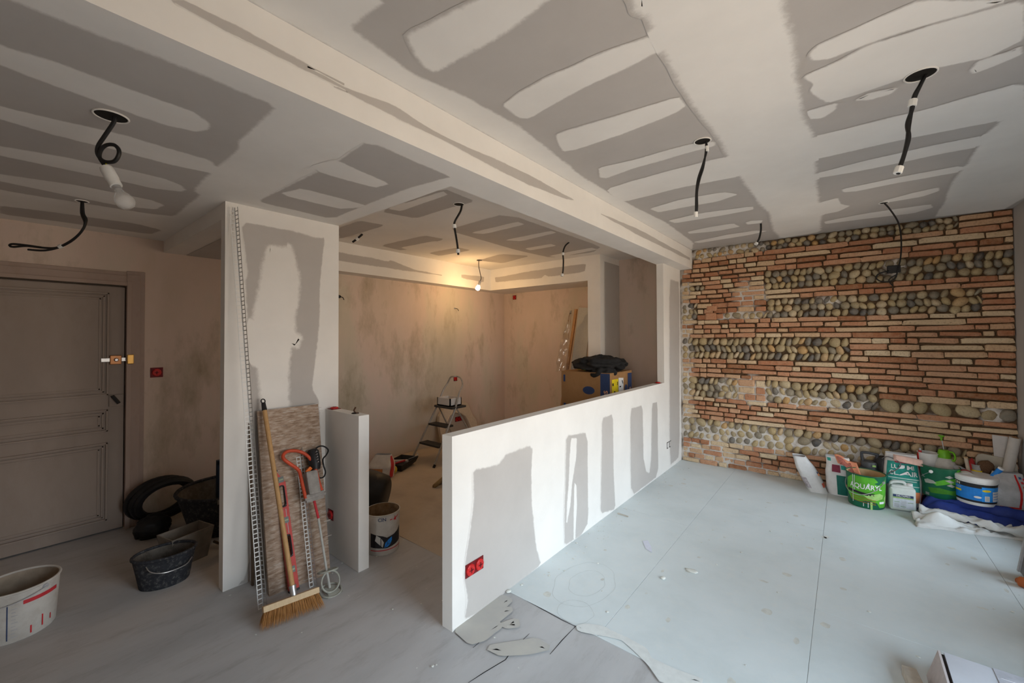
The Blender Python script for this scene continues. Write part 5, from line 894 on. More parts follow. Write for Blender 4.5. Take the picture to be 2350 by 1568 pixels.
a_, b_ = bl_ + V(-.12, .05, 0), tp0 + V(-.05, .02, -.02); m = MB(); m.prism([a_ + V(-.02, -.015, 0), a_ + V(.02, -.015, 0), a_ + V(.02, .015, 0), a_ + V(-.02, .015, 0)], [b_ + V(-.02, -.015, 0), b_ + V(.02, -.015, 0), b_ + V(.02, .015, 0), b_ + V(-.02, .015, 0)]); m.build('batten', plain('pine_batten', (.45, .24, .10), .6), r_)
r_ = thing('plastic_wrap', V(-3.15, 4.95, .7), 'torn clear plastic wrap hanging from the batten top', 'plastic wrap')
ws = [Vector(p) for p in P['wrap']]
def wf(u, v):
    top = lerp(ws[0], ws[0] + V(-.02, 0, -.02), u); bot = lerp(V(-3.27, 5.0, 1.05), V(-3.03, 5.0, 1.10), u); p = lerp(top, bot, v); k = math.sin(math.pi * v) * (1 - u) * .05
    return p + V(-k, .05 * noise.noise(V(u * 5, v * 7, 1)) + .02 * math.sin(u * 9 + v * 3), 0)
m = MB(); m.sheet(wf, 14, 20); m.build('film_sheet', FILM, r_, True, 180)

# ---------------------------------------------------------------- paint, sacks and sheets along the brick wall
def sm(a, b, x):
    t = min(max((x - a) / (b - a), 0), 1); return t * t * (3 - 2 * t)
def sack_text(s, size, fn, c, w_, v0, h_, mat, root, off=.006, sx=1.0, u0=.75):
    def g(a, b):
        p = fn(u0 + a * .25 / w_, v0 + b / h_); d = Vector((p.x - c[0], p.y - c[1], 0)); return p + d.normalized() * off
    return lettering(s, size, g, mat, root, sx=sx)
SACKW = mottled('white_sack_paper', [(.3, (.56, .56, .56)), (.7, (.74, .75, .76))], 5, .7, 14, .2, (1, 1, 1), .2, (.42, .40, .38))
# torn white sack leaning left
c = V(-.235, 5.14, .004); w_, h_ = .155, .31
r_, fn = sack('plaster_sack', c, w_, .17, h_, 'torn open white plaster sack leaning left against the brick wall', SACKW, .1, (-.155, .07), 2, .72, 'sack', 'opened plaster sacks along the brick wall', 1.1, .95)
sackprint(r_, fn, .60, .72, .12, .42, plain('faded_print', (.36, .33, .35), .8, var=.3, scale=60), 'printed_text', c=c)
sackprint(r_, fn, .90, .97, .50, .56, ORANGE, 'orange_mark', 4, 2, c=c); sackprint(r_, fn, .90, .97, .56, .62, NAVY, 'navy_mark', 4, 2, c=c); sackprint(r_, fn, .86, .98, .18, .30, plain('red_orange_print', (.50, .09, .05), .7), 'red_mark', 5, 3, c=c)
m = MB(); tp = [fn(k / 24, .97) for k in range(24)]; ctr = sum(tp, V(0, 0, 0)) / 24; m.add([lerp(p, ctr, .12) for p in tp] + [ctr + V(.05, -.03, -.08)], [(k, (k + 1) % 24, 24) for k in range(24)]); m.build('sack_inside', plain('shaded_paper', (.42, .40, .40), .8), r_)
# sack with green side and orange flap
c = V(-.055, 5.19, .004); w_, h_ = .20, .36
r_, fn = sack('plaster_sack', c, w_, .17, h_, 'crumpled grey sack with a dark green panel and orange folded top', PAPER, -.05, (-.02, .0), 6, .9, 'sack', 'opened plaster sacks along the brick wall')
sackprint(r_, fn, .745, .90, .03, .55, plain('deep_green_print', (.008, .13, .10), .6), 'green_panel', c=c); sackprint(r_, fn, .78, .81, .30, .34, ORANGE, 'orange_mark', 3, 2, off=.006, c=c)
sack_text('LUTE', .03, fn, c, w_, .34, h_, GREYPR, r_, .007, 1, .84)
sackprint(r_, fn, .715, .755, .62, .80, plain('plum_label', (.22, .03, .06), .6), 'plum_label', 4, 5, off=.006, c=c)
sackprint(r_, fn, .62, .70, .88, .96, TEAL, 'teal_mark', 4, 3, c=c); sackprint(r_, fn, .76, .86, .70, .80, TEAL, 'teal_mark', 6, 4, c=c)
m = MB(); m.sheet(lambda u, v: V(-.10 + .17 * u + .03 * v, 5.17 - .10 * u * v - .04 * v, .385 - .05 * u - .075 * v + .012 * math.sin(6 * u)), 10, 8); m.build('orange_flap', plain('orange_flap', (.75, .30, .17), .7, var=.08), r_, True, 180, .003)
m = MB(); m.sheet(lambda u, v: V(-.085 + .11 * u + .03 * v, 5.135 - .09 * u * v - .035 * v, .377 - .046 * u - .066 * v + .012 * math.sin(6 * u)), 6, 3); m.build('flap_lettering', plain('flap_print', (.40, .13, .10), .7, var=.5, scale=120), r_, True)
# green paint bucket, AQUARYL
c = V(.13, 4.99, .004); r_ = bucket('paint_bucket', c, .127, .142, .30, DKGREEN, mottled('ochre_lined_inside', [(.3, (.40, .25, .11)), (.7, (.62, .44, .24))], 6, .5, 14, .2, (1, 1, 1), .05, (.66, .55, .38)), 'open bright green paint bucket lettered AQUARYL by the brick wall', rim=.005)
fa = face_cam(c); f0 = cyl_fn(c, .127, .142, .30, fa, .0012); f1 = cyl_fn(c, .127, .142, .30, fa, .0024); f2 = cyl_fn(c, .127, .142, .30, fa, .0036)
poly_on(f0, [(-.16, .24), (-.10, .285), (.06, .285), (.09, .25), (.06, .235), (.09, .22), (.17, .27), (.19, .20), (.19, .02), (.10, .02), (.08, .06), (.03, .08), (-.06, .055), (-.12, .07), (-.17, .12)], GREENP, r_, 'green_leaf_print')
poly_on(f1, [(-.02, .12), (.05, .135), (.10, .15), (.14, .13), (.13, .10), (.08, .085), (.02, .09)], LIME, r_, 'lime_leaf_print'); poly_on(f1, rect(.03, .045, .0, .07), LIME, r_, 'lime_stem_print'); poly_on(f1, [(.15, .10), (.185, .14), (.185, .05), (.16, .06)], LIME, r_, 'lime_leaf_print')
poly_on(f1, [(-.15, .155), (-.07, .15), (.02, .14), (.06, .145), (.06, .125), (.0, .12), (-.08, .13), (-.15, .13)], BLACKPR, r_, 'black_strip')
for k in range(3): poly_on(f1, [(-.12, .105 - .02 * k), (-.02, .10 - .02 * k), (.07, .085 - .018 * k), (.07, .079 - .018 * k), (-.02, .094 - .02 * k), (-.12, .099 - .02 * k)], plain('rust_print', (.30, .12, .02), .6), r_, 'rust_text_line')
lettering('AQUARYL', .062, lambda u, v: f2(u, .195 + v), WPRINT, r_, sx=.86)
poly_on(f2, rect(.10, .15, .055, .075), WPRINT, r_, 'small_white_label'); poly_on(f2, [(.005, .205), (.018, .236), (.028, .225), (.024, .20)], plain('white_splash', (.62, .66, .64), .6), r_, 'paint_splash')
for x_, z0, z1 in ((-.10, .04, .29), (-.085, .15, .29), (.012, .015, .06), (-.02, .02, .05)): poly_on(f2, rect(x_, x_ + .005, z0, z1), plain('white_splash', (.62, .66, .64), .6), r_, 'paint_drip')
bail(r_, c, .139, .25, fa - .55, .13, STEEL, .0028, .006)
# grey tool with a loop grip behind it, black cylinder
c = V(.165, 5.235, .004); r_ = thing('grey_sprayer', c, 'dark grey canister with a loop grip behind the green bucket', 'canister'); GRP = plain('charcoal_plastic', (.05, .055, .065), .5)
m = MB(); m.lathe([(.07, 0), (.075, .01), (.075, .25), (.07, .28), (.062, .30), (.0, .30)], c, 24); m.build('canister_body', GRP, r_, True)
m = MB(); m.lathe([(.06, .30), (.062, .33), (.055, .345), (0, .345)], c, 24); m.build('canister_lid', plain('slate_plastic', (.09, .10, .11), .45), r_, True)
m = MB(); g_ = [c + V(-.05, 0, .345), c + V(-.055, 0, .40), c + V(-.045, 0, .425), c + V(.045, 0, .42), c + V(.06, 0, .41), c + V(.055, 0, .345)]; m.tube(g_, .012, 8, smooth=3); m.build('loop_grip', GRP, r_, True)
m = MB(); m.lohi(c + V(.02, -.065, .31), c + V(.045, -.05, .325)); m.build('green_button', LIME, r_)
r_ = thing('black_canister', (.262, 5.25, .004), 'black upright canister with a hose between the teal sack and green bucket', 'canister')
m = MB(); m.lathe([(.06, 0), (.065, .02), (.065, .36), (.05, .40), (.0, .41)], (.262, 5.26, .004), 20); m.build('canister_body', BLACK, r_, True)
m = MB(); m.tube([V(.255, 5.20, .40), V(.29, 5.15, .435), V(.35, 5.12, .42), V(.375, 5.10, .385), V(.34, 5.09, .335), V(.295, 5.12, .29), V(.285, 5.15, .22)], .0045, 7, smooth=6); m.build('grey_hose', plain('grey_hose', (.16, .16, .17), .5), r_, True)
# teal and orange sack
c = V(.385, 5.20, .004); w_, h_ = .235, .46
r_, fn = sack('plaster_sack', c, w_, .17, h_, 'full teal and white sack with an orange foot behind the white can', PAPER, .08, (.0, .03), 9, .92, 'sack', 'opened plaster sacks along the brick wall')
sackprint(r_, fn, .62, .875, .33, .86, TEAL, 'teal_panel', 16, 10, c=c); sackprint(r_, fn, .62, .875, .12, .33, ORANGE, 'orange_panel', 16, 5, c=c); sackprint(r_, fn, .64, .88, .86, .97, SACKW, 'white_panel', 14, 4, c=c)
sackprint(r_, fn, .72, .84, .84, .90, plain('crimson_label', (.42, .03, .08), .5), 'crimson_label', 8, 3, .006, c)
sack_text('LUMI', .048, fn, c, w_, .765, h_, WPRINT, r_, .014); sack_text('CLAIR', .052, fn, c, w_, .655, h_, WPRINT, r_, .014)
for v_, a_, b_ in ((.555, .65, .86), (.515, .69, .82), (.42, .66, .85)): sackprint(r_, fn, a_, b_, v_, v_ + .018, plain('pale_teal_print', (.45, .66, .62), .6), 'text_line', 12, 1, .006, c)
m = MB(); m.sheet(lambda u, v: V(.33 + .19 * u, 5.15 - .035 * v, .465 - .02 * u - .05 * v), 8, 4); m.build('folded_top', plain('peach_flap', (.68, .45, .38), .7), r_, True, 180, .006)
# white jerrycan
jl, jr2 = V(.292, 4.975, .004), V(.466, 5.005, .004); ux = (jr2 - jl).normalized(); uy = V(-ux.y, ux.x, 0); jc = (jl + jr2) / 2 + uy * .06; rot = Matrix((ux, uy, V(0, 0, 1))).transposed()
r_ = thing('jerrycan', jc, 'white plastic jerrycan with a navy and green DELTAPRO label', 'jerrycan')
CANW = plain('translucent_white', (.66, .71, .69), .45, var=.04)
m = MB(); m.box(jc + V(0, 0, .105), (.178, .12, .205), rot, .022); m.box(jc + V(0, 0, .205), (.150, .085, .03), rot, .012); m.build('can_body', CANW, r_, True, 60)
m = MB(); m.tube([jc + ux * -.07 + V(0, 0, .205), jc + ux * -.06 + V(0, 0, .235), jc + V(0, 0, .243), jc + ux * .025 + V(0, 0, .235), jc + ux * .03 + V(0, 0, .21)], .013, 10, smooth=4); m.build('carry_handle', CANW, r_, True)
m = MB(); m.lathe([(.022, .215), (.022, .238), (.018, .24), (0, .24)], jc + ux * .058, 18); m.build('screw_cap', WPRINT, r_, True)
fc = flat_fn(jc - uy * .0615 + V(0, 0, .10), ux, (0, 0, 1)); fd = flat_fn(jc - uy * .0625 + V(0, 0, .10), ux, (0, 0, 1))
poly_on(fc, rect(-.068, .068, -.072, .046), plain('label_paper', (.62, .66, .74), .6), r_, 'paper_label', 9); poly_on(fd, rect(-.068, .068, .024, .046), NAVY, r_, 'navy_band', 9); poly_on(fd, rect(-.068, .068, .012, .024), plain('green_band', (.36, .55, .20), .5), r_, 'green_band', 9)
lettering('DELTAPRO', .019, flat_fn(jc - uy * .0635 + V(0, 0, .135), ux, (0, 0, 1)), WPRINT, r_)
for a_, b_, v_ in ((-.06, -.025, -.02), (.03, .066, -.02), (-.018, .018, -.058)): poly_on(fd, rect(a_, b_, v_, v_ + .004), plain('green_rule', (.16, .32, .12), .5), r_, 'green_rule', 9)
for k in range(5): poly_on(fd, rect(-.06, -.028, -.034 - .007 * k, -.031 - .007 * k), GREYPR, r_, 'text_line', 9); poly_on(fd, rect(-.015, .02, -.01 - .009 * k, -.007 - .009 * k), GREYPR, r_, 'text_line', 9)
# blue tarpaulin heap
TARP = mottled('blue_tarpaulin', [(.3, (.012, .025, .16)), (.7, (.03, .06, .30))], 4, .45, 10, .2, (1, 1, 1), .1, (.05, .09, .38))
r_ = thing('blue_tarpaulin', (.80, 5.1, .004), 'folded dark blue tarpaulin heaped under the paint tubs', 'tarpaulin')
def tf(u, v):
    x = .50 + .60 * u; fold = .022 * math.sin(v * 30 + u * 2.2) + .03 * noise.noise(V(u * 5, v * 9, 3)) + .02 * abs(noise.noise(V(u * 9, v * 20, 8))); y = 4.90 + .43 * v - .02 * u
    z = .148 * sm(0, .42, v) * sm(-.02, .14, u) * (1 if u < .97 else .9) + fold * sm(.02, .12, v) * (1 - sm(.36, .5, v)) + .004
    return V(x + .02 * math.sin(v * 9), y, max(z, .004))
m = MB(); m.sheet(tf, 40, 50); m.build('tarp_sheet', TARP, r_, True, 180, .006)
# dirty white sheet in front
SHEET = mottled('soiled_white_sheet', [(.3, (.62, .62, .60)), (.6, (.72, .73, .72)), (.8, (.66, .66, .63))], 3, .7, 5, .45, (1, 1, 1), .15, (.46, .40, .28))
r_ = thing('dust_sheet', (.75, 4.8, .004), 'soiled white dust sheet crumpled on the floor by the tarpaulin', 'dust sheet')
def df(u, v):
    near = lerp(V(.43, 4.655, 0), V(1.10, 4.86, 0), u); far = lerp(V(.42, 4.93, 0), V(1.10, 4.99, 0), u); p = lerp(near, far, v)
    ridge = .052 * math.exp(-((v - .72 + .18 * math.sin(u * 5)) / .16) ** 2) * (.6 + .4 * math.sin(u * 7 + 1)) + .06 * math.exp(-((v - .35 - .2 * u) / .12) ** 2) * math.exp(-((u - .22) / .16) ** 2)
    return V(p.x + .02 * noise.noise(V(u * 4, v * 4, 9)), p.y + .02 * noise.noise(V(u * 6, v * 3, 4)), .006 + abs(ridge) + (.045 * abs(noise.noise(V(u * 6, v * 4, 1))) + .022 * abs(noise.noise(V(u * 15, v * 9, 4)))) * sm(0, .15, v))
m = MB(); m.sheet(df, 50, 30); m.build('sheet_cloth', SHEET, r_, True, 180, .003)
m = MB(); m.sheet(lambda u, v: V(.47 + .60 * u, 4.87 + .07 * v + .025 * math.sin(u * 6), .05 + .05 * math.sin(math.pi * v) - .03 * u + .03 * noise.noise(V(u * 7, v * 3, 2)) + .03 * abs(noise.noise(V(u * 16, v * 5, 6)))), 30, 10); m.build('sheet_fold', SHEET, r_, True, 180, .003)
# dark green bucket on the tarpaulin
c = V(.63, 5.175, .15); r_ = bucket('paint_bucket', c, .115, .125, .27, DKGREEN, plain('cream_inside', (.50, .42, .28), .6), 'dark green paint bucket with pale leaf print behind the blue tub', rim=.004)
fa = face_cam(c); f0 = cyl_fn(c, .115, .125, .27, fa, .0012); f1 = cyl_fn(c, .115, .125, .27, fa, .0024)
poly_on(f0, [(-.05, .13), (.02, .17), (.07, .18), (.16, .20), (.16, .13), (.06, .14), (-.02, .11)], GREENP, r_, 'green_leaf_print'); poly_on(f0, [(-.08, .08), (.0, .095), (.08, .08), (.16, .09), (.16, .03), (.05, .05), (-.06, .04)], plain('moss_print', (.05, .22, .015), .5), r_, 'green_leaf_print'); poly_on(f0, [(.09, .22), (.13, .262), (.17, .262), (.17, .23)], GREENP, r_, 'green_leaf_print')
for q_ in ([(-.11, .14), (-.08, .155), (-.04, .15), (-.02, .13), (-.06, .12), (-.1, .115)], [(.03, .165), (.06, .175), (.095, .155), (.07, .145)], [(.04, .125), (.07, .14), (.10, .12), (.08, .11)], [(.03, .195), (.06, .21), (.09, .195), (.06, .185)]): poly_on(f1, q_, plain('pale_leaf', (.40, .42, .38), .6), r_, 'pale_leaf_print')
lettering('XL', .03, lambda u, v: f1(u - .12, .17 + v), GREYPR, r_)
for k in range(3): poly_on(f1, rect(-.10, -.07, .03 - .008 * k, .034 - .008 * k), GREYPR, r_, 'text_line')
m = MB(); q0 = f1(-.055, .225); m.lathe([(0, 0), (.014, 0), (.013, .012), (0, .014)], q0, 14, frame(V(math.cos(fa), math.sin(fa), 0), V(0, 0, 1))); m.build('handle_ear', WHITEP, r_, True); m = MB(); m.tube([q0 + V(0, -.008, 0), f1(-.10, .19) + V(0, -.004, 0), f1(-.14, .16)], .0025, 6); m.build('wire_handle', STEEL, r_, True)
# blue tub with white lid
c = V(.83, 5.12, .162); r_ = thing('paint_tub', c, 'white tub with a blue and black label and white lid on the tarpaulin', 'paint tub')
m = MB(); m.lathe([(.112, 0), (.115, .008), (.124, .19), (0, .19)], c, 40); m.build('tub_body', WPRINT, r_, True)
m = MB(); m.lathe([(.125, .182), (.130, .185), (.132, .193), (.128, .196), (.131, .203), (.131, .222), (.124, .229), (0, .231)], c, 40); m.build('lid', WPRINT, r_, True, 30)
fa = face_cam(c); f0 = cyl_fn(c, .115, .124, .19, fa, .001); f1 = cyl_fn(c, .115, .124, .19, fa, .002); f2 = cyl_fn(c, .115, .124, .19, fa, .003)
poly_on(f0, rect(-.19, .19, .025, .178), BLACKPR, r_, 'black_label'); poly_on(f1, rect(-.19, .035, .042, .145), BLUEP, r_, 'blue_panel'); poly_on(f1, rect(.035, .19, .04, .158), plain('bright_blue_print', (.03, .32, .90), .45), r_, 'bright_blue_panel')
lettering('ON', .032, lambda u, v: f2(u - .118, .16 + v), WPRINT, r_); lettering('PHASE', .018, lambda u, v: f2(u - .112, .128 + v), GREYPR, r_); poly_on(f2, rect(-.14, -.085, .096, .112), YELLOW, r_, 'yellow_label')
poly_on(f2, oval(.065, .130, .028, .009), YELLOW, r_, 'yellow_label'); poly_on(f2, rect(.052, .082, .045, .088), WPRINT, r_, 'bar_code_label'); poly_on(f2, rect(.105, .17, .045, .125), WPRINT, r_, 'white_text_panel'); poly_on(f2, oval(.012, .072, .022, .009), WPRINT, r_, 'white_oval')
f3 = cyl_fn(c, .115, .124, .19, fa, .004)
for k in range(3): poly_on(f3, rect(.11, .165, .062 + .022 * k, .066 + .022 * k), BLUEP, r_, 'blue_rule')
for k in range(6): poly_on(f3, rect(.056, .078, .05 + .006 * k, .053 + .006 * k), GREYPR, r_, 'bar')
# pressure sprayer
c = V(.672, 5.285, .15); r_ = thing('pressure_sprayer', c, 'white pressure sprayer with a bright green pump head', 'sprayer'); SPG = plain('spray_green', (.16, .44, .02), .4)
m = MB(); m.lathe([(.08, 0), (.085, .01), (.085, .22), (.075, .27), (.05, .31), (.03, .325), (0, .325)], c, 28); m.build('bottle', plain('milky_plastic', (.56, .55, .52), .45), r_, True)
m = MB(); m.lathe([(.043, .30), (.045, .33), (.036, .375), (.03, .385), (0, .385)], c, 24); m.build('pump_head', SPG, r_, True)
m = MB(); m.tube([c + V(.03, -.02, .375), c + V(.055, -.03, .37), c + V(.065, -.03, .33), c + V(.055, -.035, .30), c + V(.045, -.03, .31)], .007, 8, smooth=4); m.build('pump_grip', SPG, r_, True)
m = MB(); m.tube([c + V(0, 0, .38), c + V(-.012, 0, .475)], .0035, 8); m.build('pump_rod', STEEL, r_, True)
m = MB(); m.lathe([(.006, 0), (.009, .03), (.02, .038), (.02, .046), (0, .046)], c + V(-.014, 0, .465), 16); m.build('pump_knob', SPG, r_, True)
r_ = thing('white_pot', (.565, 5.30, .15), 'white plastic pot peeping over the dark green bucket', 'pot'); m = MB(); m.lathe([(.05, 0), (.068, .34), (.071, .345), (.066, .345), (.05, .02), (0, .02)], (.568, 5.285, .15), 28); m.build('pot_body', WHITEP, r_, True, 50)
m = MB(); m.tube([V(.568 + .07 * math.cos(t), 5.285 + .07 * math.sin(t), .493) for t in [2 * math.pi * k / 24 for k in range(24)]], .003, 6, closed=True); m.build('pot_rim', WHITEP, r_, True)
r_ = thing('silicone_gun', (.505, 5.275, .15), 'red tool standing upright beside the white pot', 'tool'); m = MB(); m.tube([V(.512, 5.28, .02), V(.515, 5.27, .48), V(.518, 5.265, .51)], [.016, .016, .010], 10); m.build('red_tube', REDP, r_, True); m = MB(); m.tube([V(.518, 5.265, .51), V(.519, 5.264, .53)], .008, 8); m.build('grey_tip', GREYPR, r_, True)
r_ = thing('roller_pole', V(*P['w_roll_b']), 'pale wooden pole end leaning out between bottle and cup', 'pole'); a_, b_ = V(.80, 5.30, .0) , V(.786, 5.17, .512); a_ = V(.845, 5.26, .16); m = MB(); m.tube([a_, b_], .0125, 12); m.build('pole_shaft', plain('pale_pole', (.56, .48, .38), .6), r_, True); m = MB(); m.tube([b_ - (b_ - a_).normalized() * .004, b_ + (b_ - a_).normalized() * .003], .0132, 12); m.build('pole_end', WOOD, r_, True)
r_ = thing('clear_bottle', (.765, 5.24, .15), 'clear plastic bottle lying behind the blue tub lid', 'bottle'); a_, b_ = V(.71, 5.26, .40), V(.785, 5.20, .395); m = MB(); m.tube([a_, lerp(a_, b_, .7), lerp(a_, b_, .9), b_ + V(.02, 0, -.01)], [.026, .026, .018, .010], 14); m.build('bottle_shell', plain('grey_clear_plastic', (.34, .35, .38), .12, spec=.8), r_, True); m = MB(); m.tube([b_ + V(.02, 0, -.01), b_ + V(.034, 0, -.014)], .010, 10); m.build('bottle_cap', BLACK, r_, True)
r_ = thing('plastic_cup', (.865, 5.29, .30), 'clear cup with yellow contents behind the blue tub', 'cup'); m = MB(); m.lathe([(.028, 0), (.036, .1), (.038, .102), (.034, .1), (.027, .005), (0, .005)], V(.868, 5.27, .345), 20); m.build('cup_wall', plain('frosted_cup', (.45, .45, .46), .3), r_, True, 60); m = MB(); m.lathe([(.0355, .03), (.0375, .055), (.0365, .055), (.0345, .03)], V(.868, 5.27, .345), 20); m.build('yellow_band', YELLOW, r_, True); m = MB(); m.lathe([(.032, 0), (.034, .19), (0, .19)], V(.868, 5.27, .152), 16); m.build('cup_stand', BLACK, r_, True)
r_ = thing('brown_sponge', (.925, 5.26, .40), 'round brown sponge behind the blue tub', 'sponge'); blob('', (.915, 5.26, .38), (.05, .035, .055), '', '', plain('sponge_brown', (.12, .065, .035), .95, var=.3, scale=160, bmp=.8), 21, .12, r_, 'sponge_body', False); m = MB(); m.lohi((.885, 5.24, .152), (.945, 5.29, .40), .01); m.build('sponge_block', plain('dark_sponge', (.06, .04, .03), .9), r_)
r_ = thing('blue_cartridge', V(*P['w_blue_b']), 'blue sealant cartridge tilted beside the plastic bag', 'cartridge'); a_, b_ = V(.905, 5.17, .33), V(.975, 5.15, .455); m = MB(); m.tube([a_, b_], .0185, 14); m.build('cartridge_tube', BLUEP, r_, True); m = MB(); m.tube([b_, b_ + (b_ - a_).normalized() * .014], .019, 14); m.build('white_end', WPRINT, r_, True); m = MB(); m.tube([a_, V(.88, 5.19, .17)], .0185, 12); m.build('cartridge_lower', BLUEP, r_, True)
r_ = thing('red_rag', (.835, 5.27, .152), 'red cloth tucked beside the wooden pole', 'rag'); blob('', (.838, 5.285, .152), (.03, .028, .165), '', '', plain('red_cloth', (.42, .03, .03), .85), 5, .2, r_, 'rag_body', False, sub=3)
r_ = thing('beige_panel', (1.0, 5.32, .15), 'beige rounded panel leaning on the brick wall in the corner', 'panel'); q_ = [(-.12, .0), (.115, .0), (.115, .315), (.10, .35), (.07, .365), (-.08, .385), (-.105, .375), (-.12, .345)]; m = MB(); m.prism([V(.985 + a, 5.285 + b * .06, .15 + b) for a, b in q_], [V(.985 + a, 5.305 + b * .06, .15 + b) for a, b in q_]); m.build('panel_sheet', plain('beige_panel', (.42, .38, .31), .7, var=.05), r_); m = MB(); m.lohi((.90, 5.25, .006), (1.08, 5.31, .15), .004); m.build('panel_foot', plain('beige_panel', (.42, .38, .31), .7, var=.05), r_)
r_ = thing('paper_roll', (1.05, 5.30, .45), 'white lining paper roll leaning in the corner', 'paper roll'); a_, b_ = V(1.00, 5.28, .16), V(1.078, 5.25, .71); m = MB(); m.tube([a_, b_], .034, 16); m.build('roll', plain('lining_paper', (.48, .45, .42), .8, var=.05), r_, True); m = MB(); m.tube([b_, b_ + (b_ - a_).normalized() * .002], .02, 14); m.build('roll_core', CARD, r_, True)
r_ = thing('paper_sheet', (1.0, 5.335, .16), 'stiff white paper sheet leaning behind the paper roll', 'paper sheet'); m = MB(); m.prism([V(.99, 5.31, .16), V(1.03, 5.31, .16), V(1.055, 5.325, .70), V(.965, 5.325, .705)], [V(.99, 5.314, .16), V(1.03, 5.314, .16), V(1.055, 5.329, .70), V(.965, 5.329, .705)]); m.build('sheet', plain('white_card', (.55, .52, .50), .8, var=.04), r_)
c = V(1.015, 5.16, .16); r_, fn = sack('carrier_bag', c, .20, .13, .27, 'clear plastic carrier bag with red edge and coloured pods beside the blue tub', plain('milky_bag', (.46, .46, .47), .35, var=.15, scale=20), .25, (.0, .02), 13, .8, 'bag')
sackprint(r_, fn, .765, .78, .04, .97, REDP, 'red_edge', 2, 14, .006, c); sackprint(r_, fn, .66, .78, .02, .06, REDP, 'red_edge', 8, 2, .006, c)
cols = [REDPR, plain('pod_green', (.10, .20, .03), .5), plain('pod_blue', (.04, .10, .25), .5), plain('pod_orange', (.42, .10, .03), .5), plain('pod_yellow', (.45, .35, .03), .5)]
for i in range(7):
    for j in range(2): sackprint(r_, fn, .80 + .055 * j, .84 + .055 * j, .14 + .12 * i - .03 * j, .20 + .12 * i - .03 * j, cols[(i * 2 + j * 3) % 5], 'coloured_pod', 4, 3, .006, c)
r_ = thing('red_leaflet', (.80, 5.12, .393), 'red and white leaflet lying on the blue tub lid', 'leaflet'); m = MB(); m.sheet(lambda u, v: V(.745 + .075 * u, 5.075 + .08 * v, .3955 + .012 * math.sin(math.pi * u) * v), 6, 4); m.build('leaflet_sheet', WPRINT, r_, True, 180, .001); m = MB(); m.sheet(lambda u, v: V(.742 + .075 * u, 5.14 + .03 * v, .3975 + .012 * math.sin(math.pi * u)), 6, 2); m.build('red_border', REDPR, r_, True, 180, .001)

# ---------------------------------------------------------------- right edge and floor litter
GREYB = plain('grey_tool_case', (.14, .14, .145), .5)
r_ = thing('tool_case', (.95, 4.05, .004), 'dark grey upright case with an orange foot at the right edge', 'tool case')
m = MB(); m.prism([V(.855, 3.99, .03), V(1.1, 3.99, .03), V(1.1, 4.14, .03), V(.855, 4.14, .03)], [V(.90, 3.99, .33), V(1.1, 3.99, .33), V(1.1, 4.14, .33), V(.90, 4.14, .33)]); m.build('case_body', GREYB, r_); m = MB(); m.prism([V(.845, 4.12, .03), V(.865, 4.12, .03), V(.865, 4.145, .03), V(.845, 4.145, .03)], [V(.89, 4.12, .335), V(.91, 4.12, .335), V(.91, 4.145, .335), V(.89, 4.145, .335)]); m.build('pale_edge_strip', plain('pale_grey_strip', (.34, .34, .35), .5), r_)
m = MB(); m.tube([V(.815, 3.965, .032), V(.83, 3.95, .034), V(.90, 3.95, .034), V(1.09, 3.955, .034)], [.018, .030, .031, .031], 14, smooth=3); m.build('orange_foot', plain('orange_rubber', (.34, .085, .02), .6), r_, True)
# wrapped flat pack
r_ = thing('flat_pack', (.75, 2.45, .004), 'film-wrapped flat pack of boards lying at the lower right corner', 'flat pack')
PK = plain('packing_film', (.50, .52, .57), .3, var=.08, scale=5); zt = .135; y1, y0 = 2.655, 1.95
m = MB(); m.prism([V(.325, y0, .03), V(1.05, y0, .03), V(1.05, y1, .03), V(.325, y1, .03)], [V(.325, y0, zt), V(1.05, y0, zt), V(1.05, y1, zt), V(.325, y1, zt)]); m.build('board_stack', PK, r_)
m = MB(); m.lohi((.47, y0 - .002, .03), (1.052, y1 + .002, zt + .0025)); m.build('printed_wrap', plain('printed_film', (.40, .41, .455), .35, var=.15, scale=25), r_)
for k in range(7): m = MB(); m.tube([V(.48, y1 - .06 - .09 * k, zt + .003), V(1.0, y1 - .02 - .09 * k, zt + .003)], .0012, 4); m.build('film_crease', GREYPR, r_)
m = MB(); m.prism([V(.262, y0, .006), V(.306, y0, zt - .004), V(.314, y0, zt - .004), V(.270, y0, .006)], [V(.268, y1 - .005, .006), V(.306, y1, zt), V(.314, y1, zt), V(.276, y1 - .005, .006)]); m.build('end_flap', plain('end_flap_card', (.50, .46, .46), .7, var=.08), r_)
m = MB(); m.lohi((.314, y0 + .01, .02), (.324, y1 - .008, zt - .008)); m.build('slit_shade_strip', BLACK, r_)  # black strip standing in for the shadow in the slit behind the flap
m = MB(); m.lohi((.40, 2.1, .0045), (1.0, 2.5, .03)); m.build('packing_batten', WOOD, r_)
r_ = thing('wood_offcut', (.205, 2.56, .004), 'small pale wooden offcut lying beside the flat pack', 'offcut'); m = MB(); m.box((.215, 2.535, .026), (.05, .12, .044), Matrix.Rotation(.15, 3, 'Z'), .002); m.build('offcut_block', plain('offcut_wood', (.52, .47, .40), .7), r_)
r_ = thing('paper_scrap', P['paper'], 'white paper scrap on the pale floor panels', 'paper scrap'); p_ = V(*P['paper']); m = MB(); m.prism([p_ + V(-.03, .05, .005), p_ + V(.0, .075, .005), p_ + V(.055, .0, .005), p_ + V(.085, -.07, .006), p_ + V(.03, -.045, .005)], [p_ + V(-.03, .05, .008), p_ + V(.0, .075, .012), p_ + V(.055, .0, .009), p_ + V(.085, -.07, .008), p_ + V(.03, -.045, .007)]); m.build('scrap', plain('scrap_paper', (.68, .70, .80), .7, var=.03), r_)
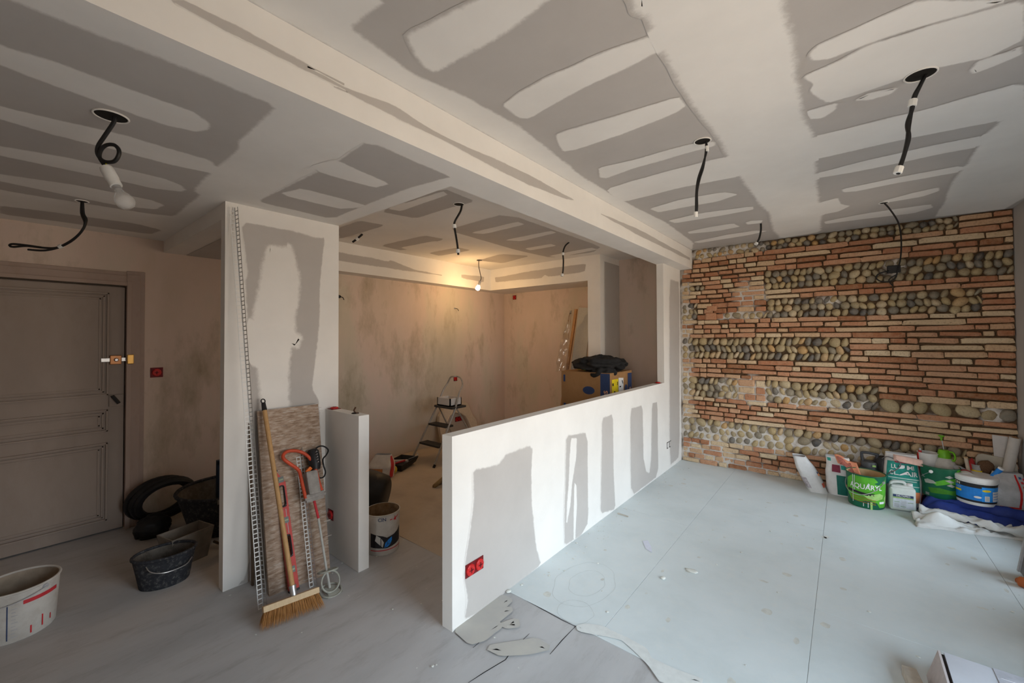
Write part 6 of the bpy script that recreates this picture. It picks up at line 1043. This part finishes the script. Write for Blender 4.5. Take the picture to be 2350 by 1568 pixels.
r_ = thing('wood_stick', P['stick_a'], 'short pale stick on the floor beside the half wall', 'stick'); m = MB(); m.box((V(*P['stick_a']) + V(*P['stick_b'])) / 2 + V(.01, 0, .009), (.10, .010, .008), Matrix.Rotation(-.05, 3, 'Z'), .001); m.build('stick', plain('bleached_wood', (.50, .46, .40), .7), r_)
for k, lb in (('crumb1', 'flat white plaster chip in the middle of the pale floor'), ('crumb2', 'knobbly white plaster crumb nearer the half wall'), ('crumb3', 'broken plaster bit at the chipped foot of the half wall')):
    p_ = V(*P[k]) + (V(.03, -.01, .004) if k == 'crumb3' else V(0, 0, .004)); blob('plaster_chip', p_, (.04, .022, .004) if k == 'crumb1' else (.014, .018, .006), lb, 'plaster chip', plain('plaster_bits', (.66, .67, .63), .9), ord(k[-1]), .3, flat=False, sub=2, partname='chip')
random.seed(21); m = MB()
for k in range(170):
    if k < 70: y_ = random.uniform(2.0, 5.2); x_ = -1.61 + abs(random.gauss(0, .09))
    elif k < 130: x_, y_ = random.uniform(-1.5, .9), random.uniform(1.95, 4.8)
    else: x_, y_ = random.uniform(-3, .2), random.uniform(.6, 1.9)
    s_ = random.uniform(.002, .006); bm = bmesh.new(); bmesh.ops.create_icosphere(bm, subdivisions=1, radius=1)
    for v in bm.verts: v.co = V(v.co.x * s_ * random.uniform(.7, 2.4), v.co.y * s_ * random.uniform(.7, 2.2), v.co.z * s_ * .45)
    m.bm(bm, Matrix.Translation(V(x_, y_, .005 + s_ * .3)))
o = m.build('plaster_crumbs', plain('plaster_bits', (.66, .67, .63), .9)); tag(o, 'fine white plaster crumbs scattered over the floor', 'crumbs', None, 'stuff')
# flat dabs of filler and primer drips on the floor panels
random.seed(33); m = MB()
for k in range(34):
    x_, y_ = random.uniform(-1.5, .75), random.uniform(2.0, 4.7); rx, ry = random.uniform(.008, .03), random.uniform(.008, .03); pts = []
    for j in range(12):
        a = 2 * math.pi * j / 12; q_ = 1 + .35 * noise.noise(V(math.cos(a) * 1.5 + k, math.sin(a) * 1.5, k)); pts.append(V(x_ + rx * q_ * math.cos(a), y_ + ry * q_ * math.sin(a), .0046))
    m.add(pts, [tuple(range(12))])
o = m.build('primer_dab', plain('primer_dab', (.60, .61, .57), .7), fl); o['kind'] = 'stuff'
m = MB()
p_ = V(-1.45, 1.72, .0016); m.add([V(-1.555, 1.80, .0016), V(-1.545, 1.83, .0016), V(-1.505, 1.775, .0016), V(-1.52, 1.765, .0016)], [(0, 1, 2, 3)]); m.build('pink_paint_mark', plain('fluorescent_pink', (.80, .16, .14), .6), fl)
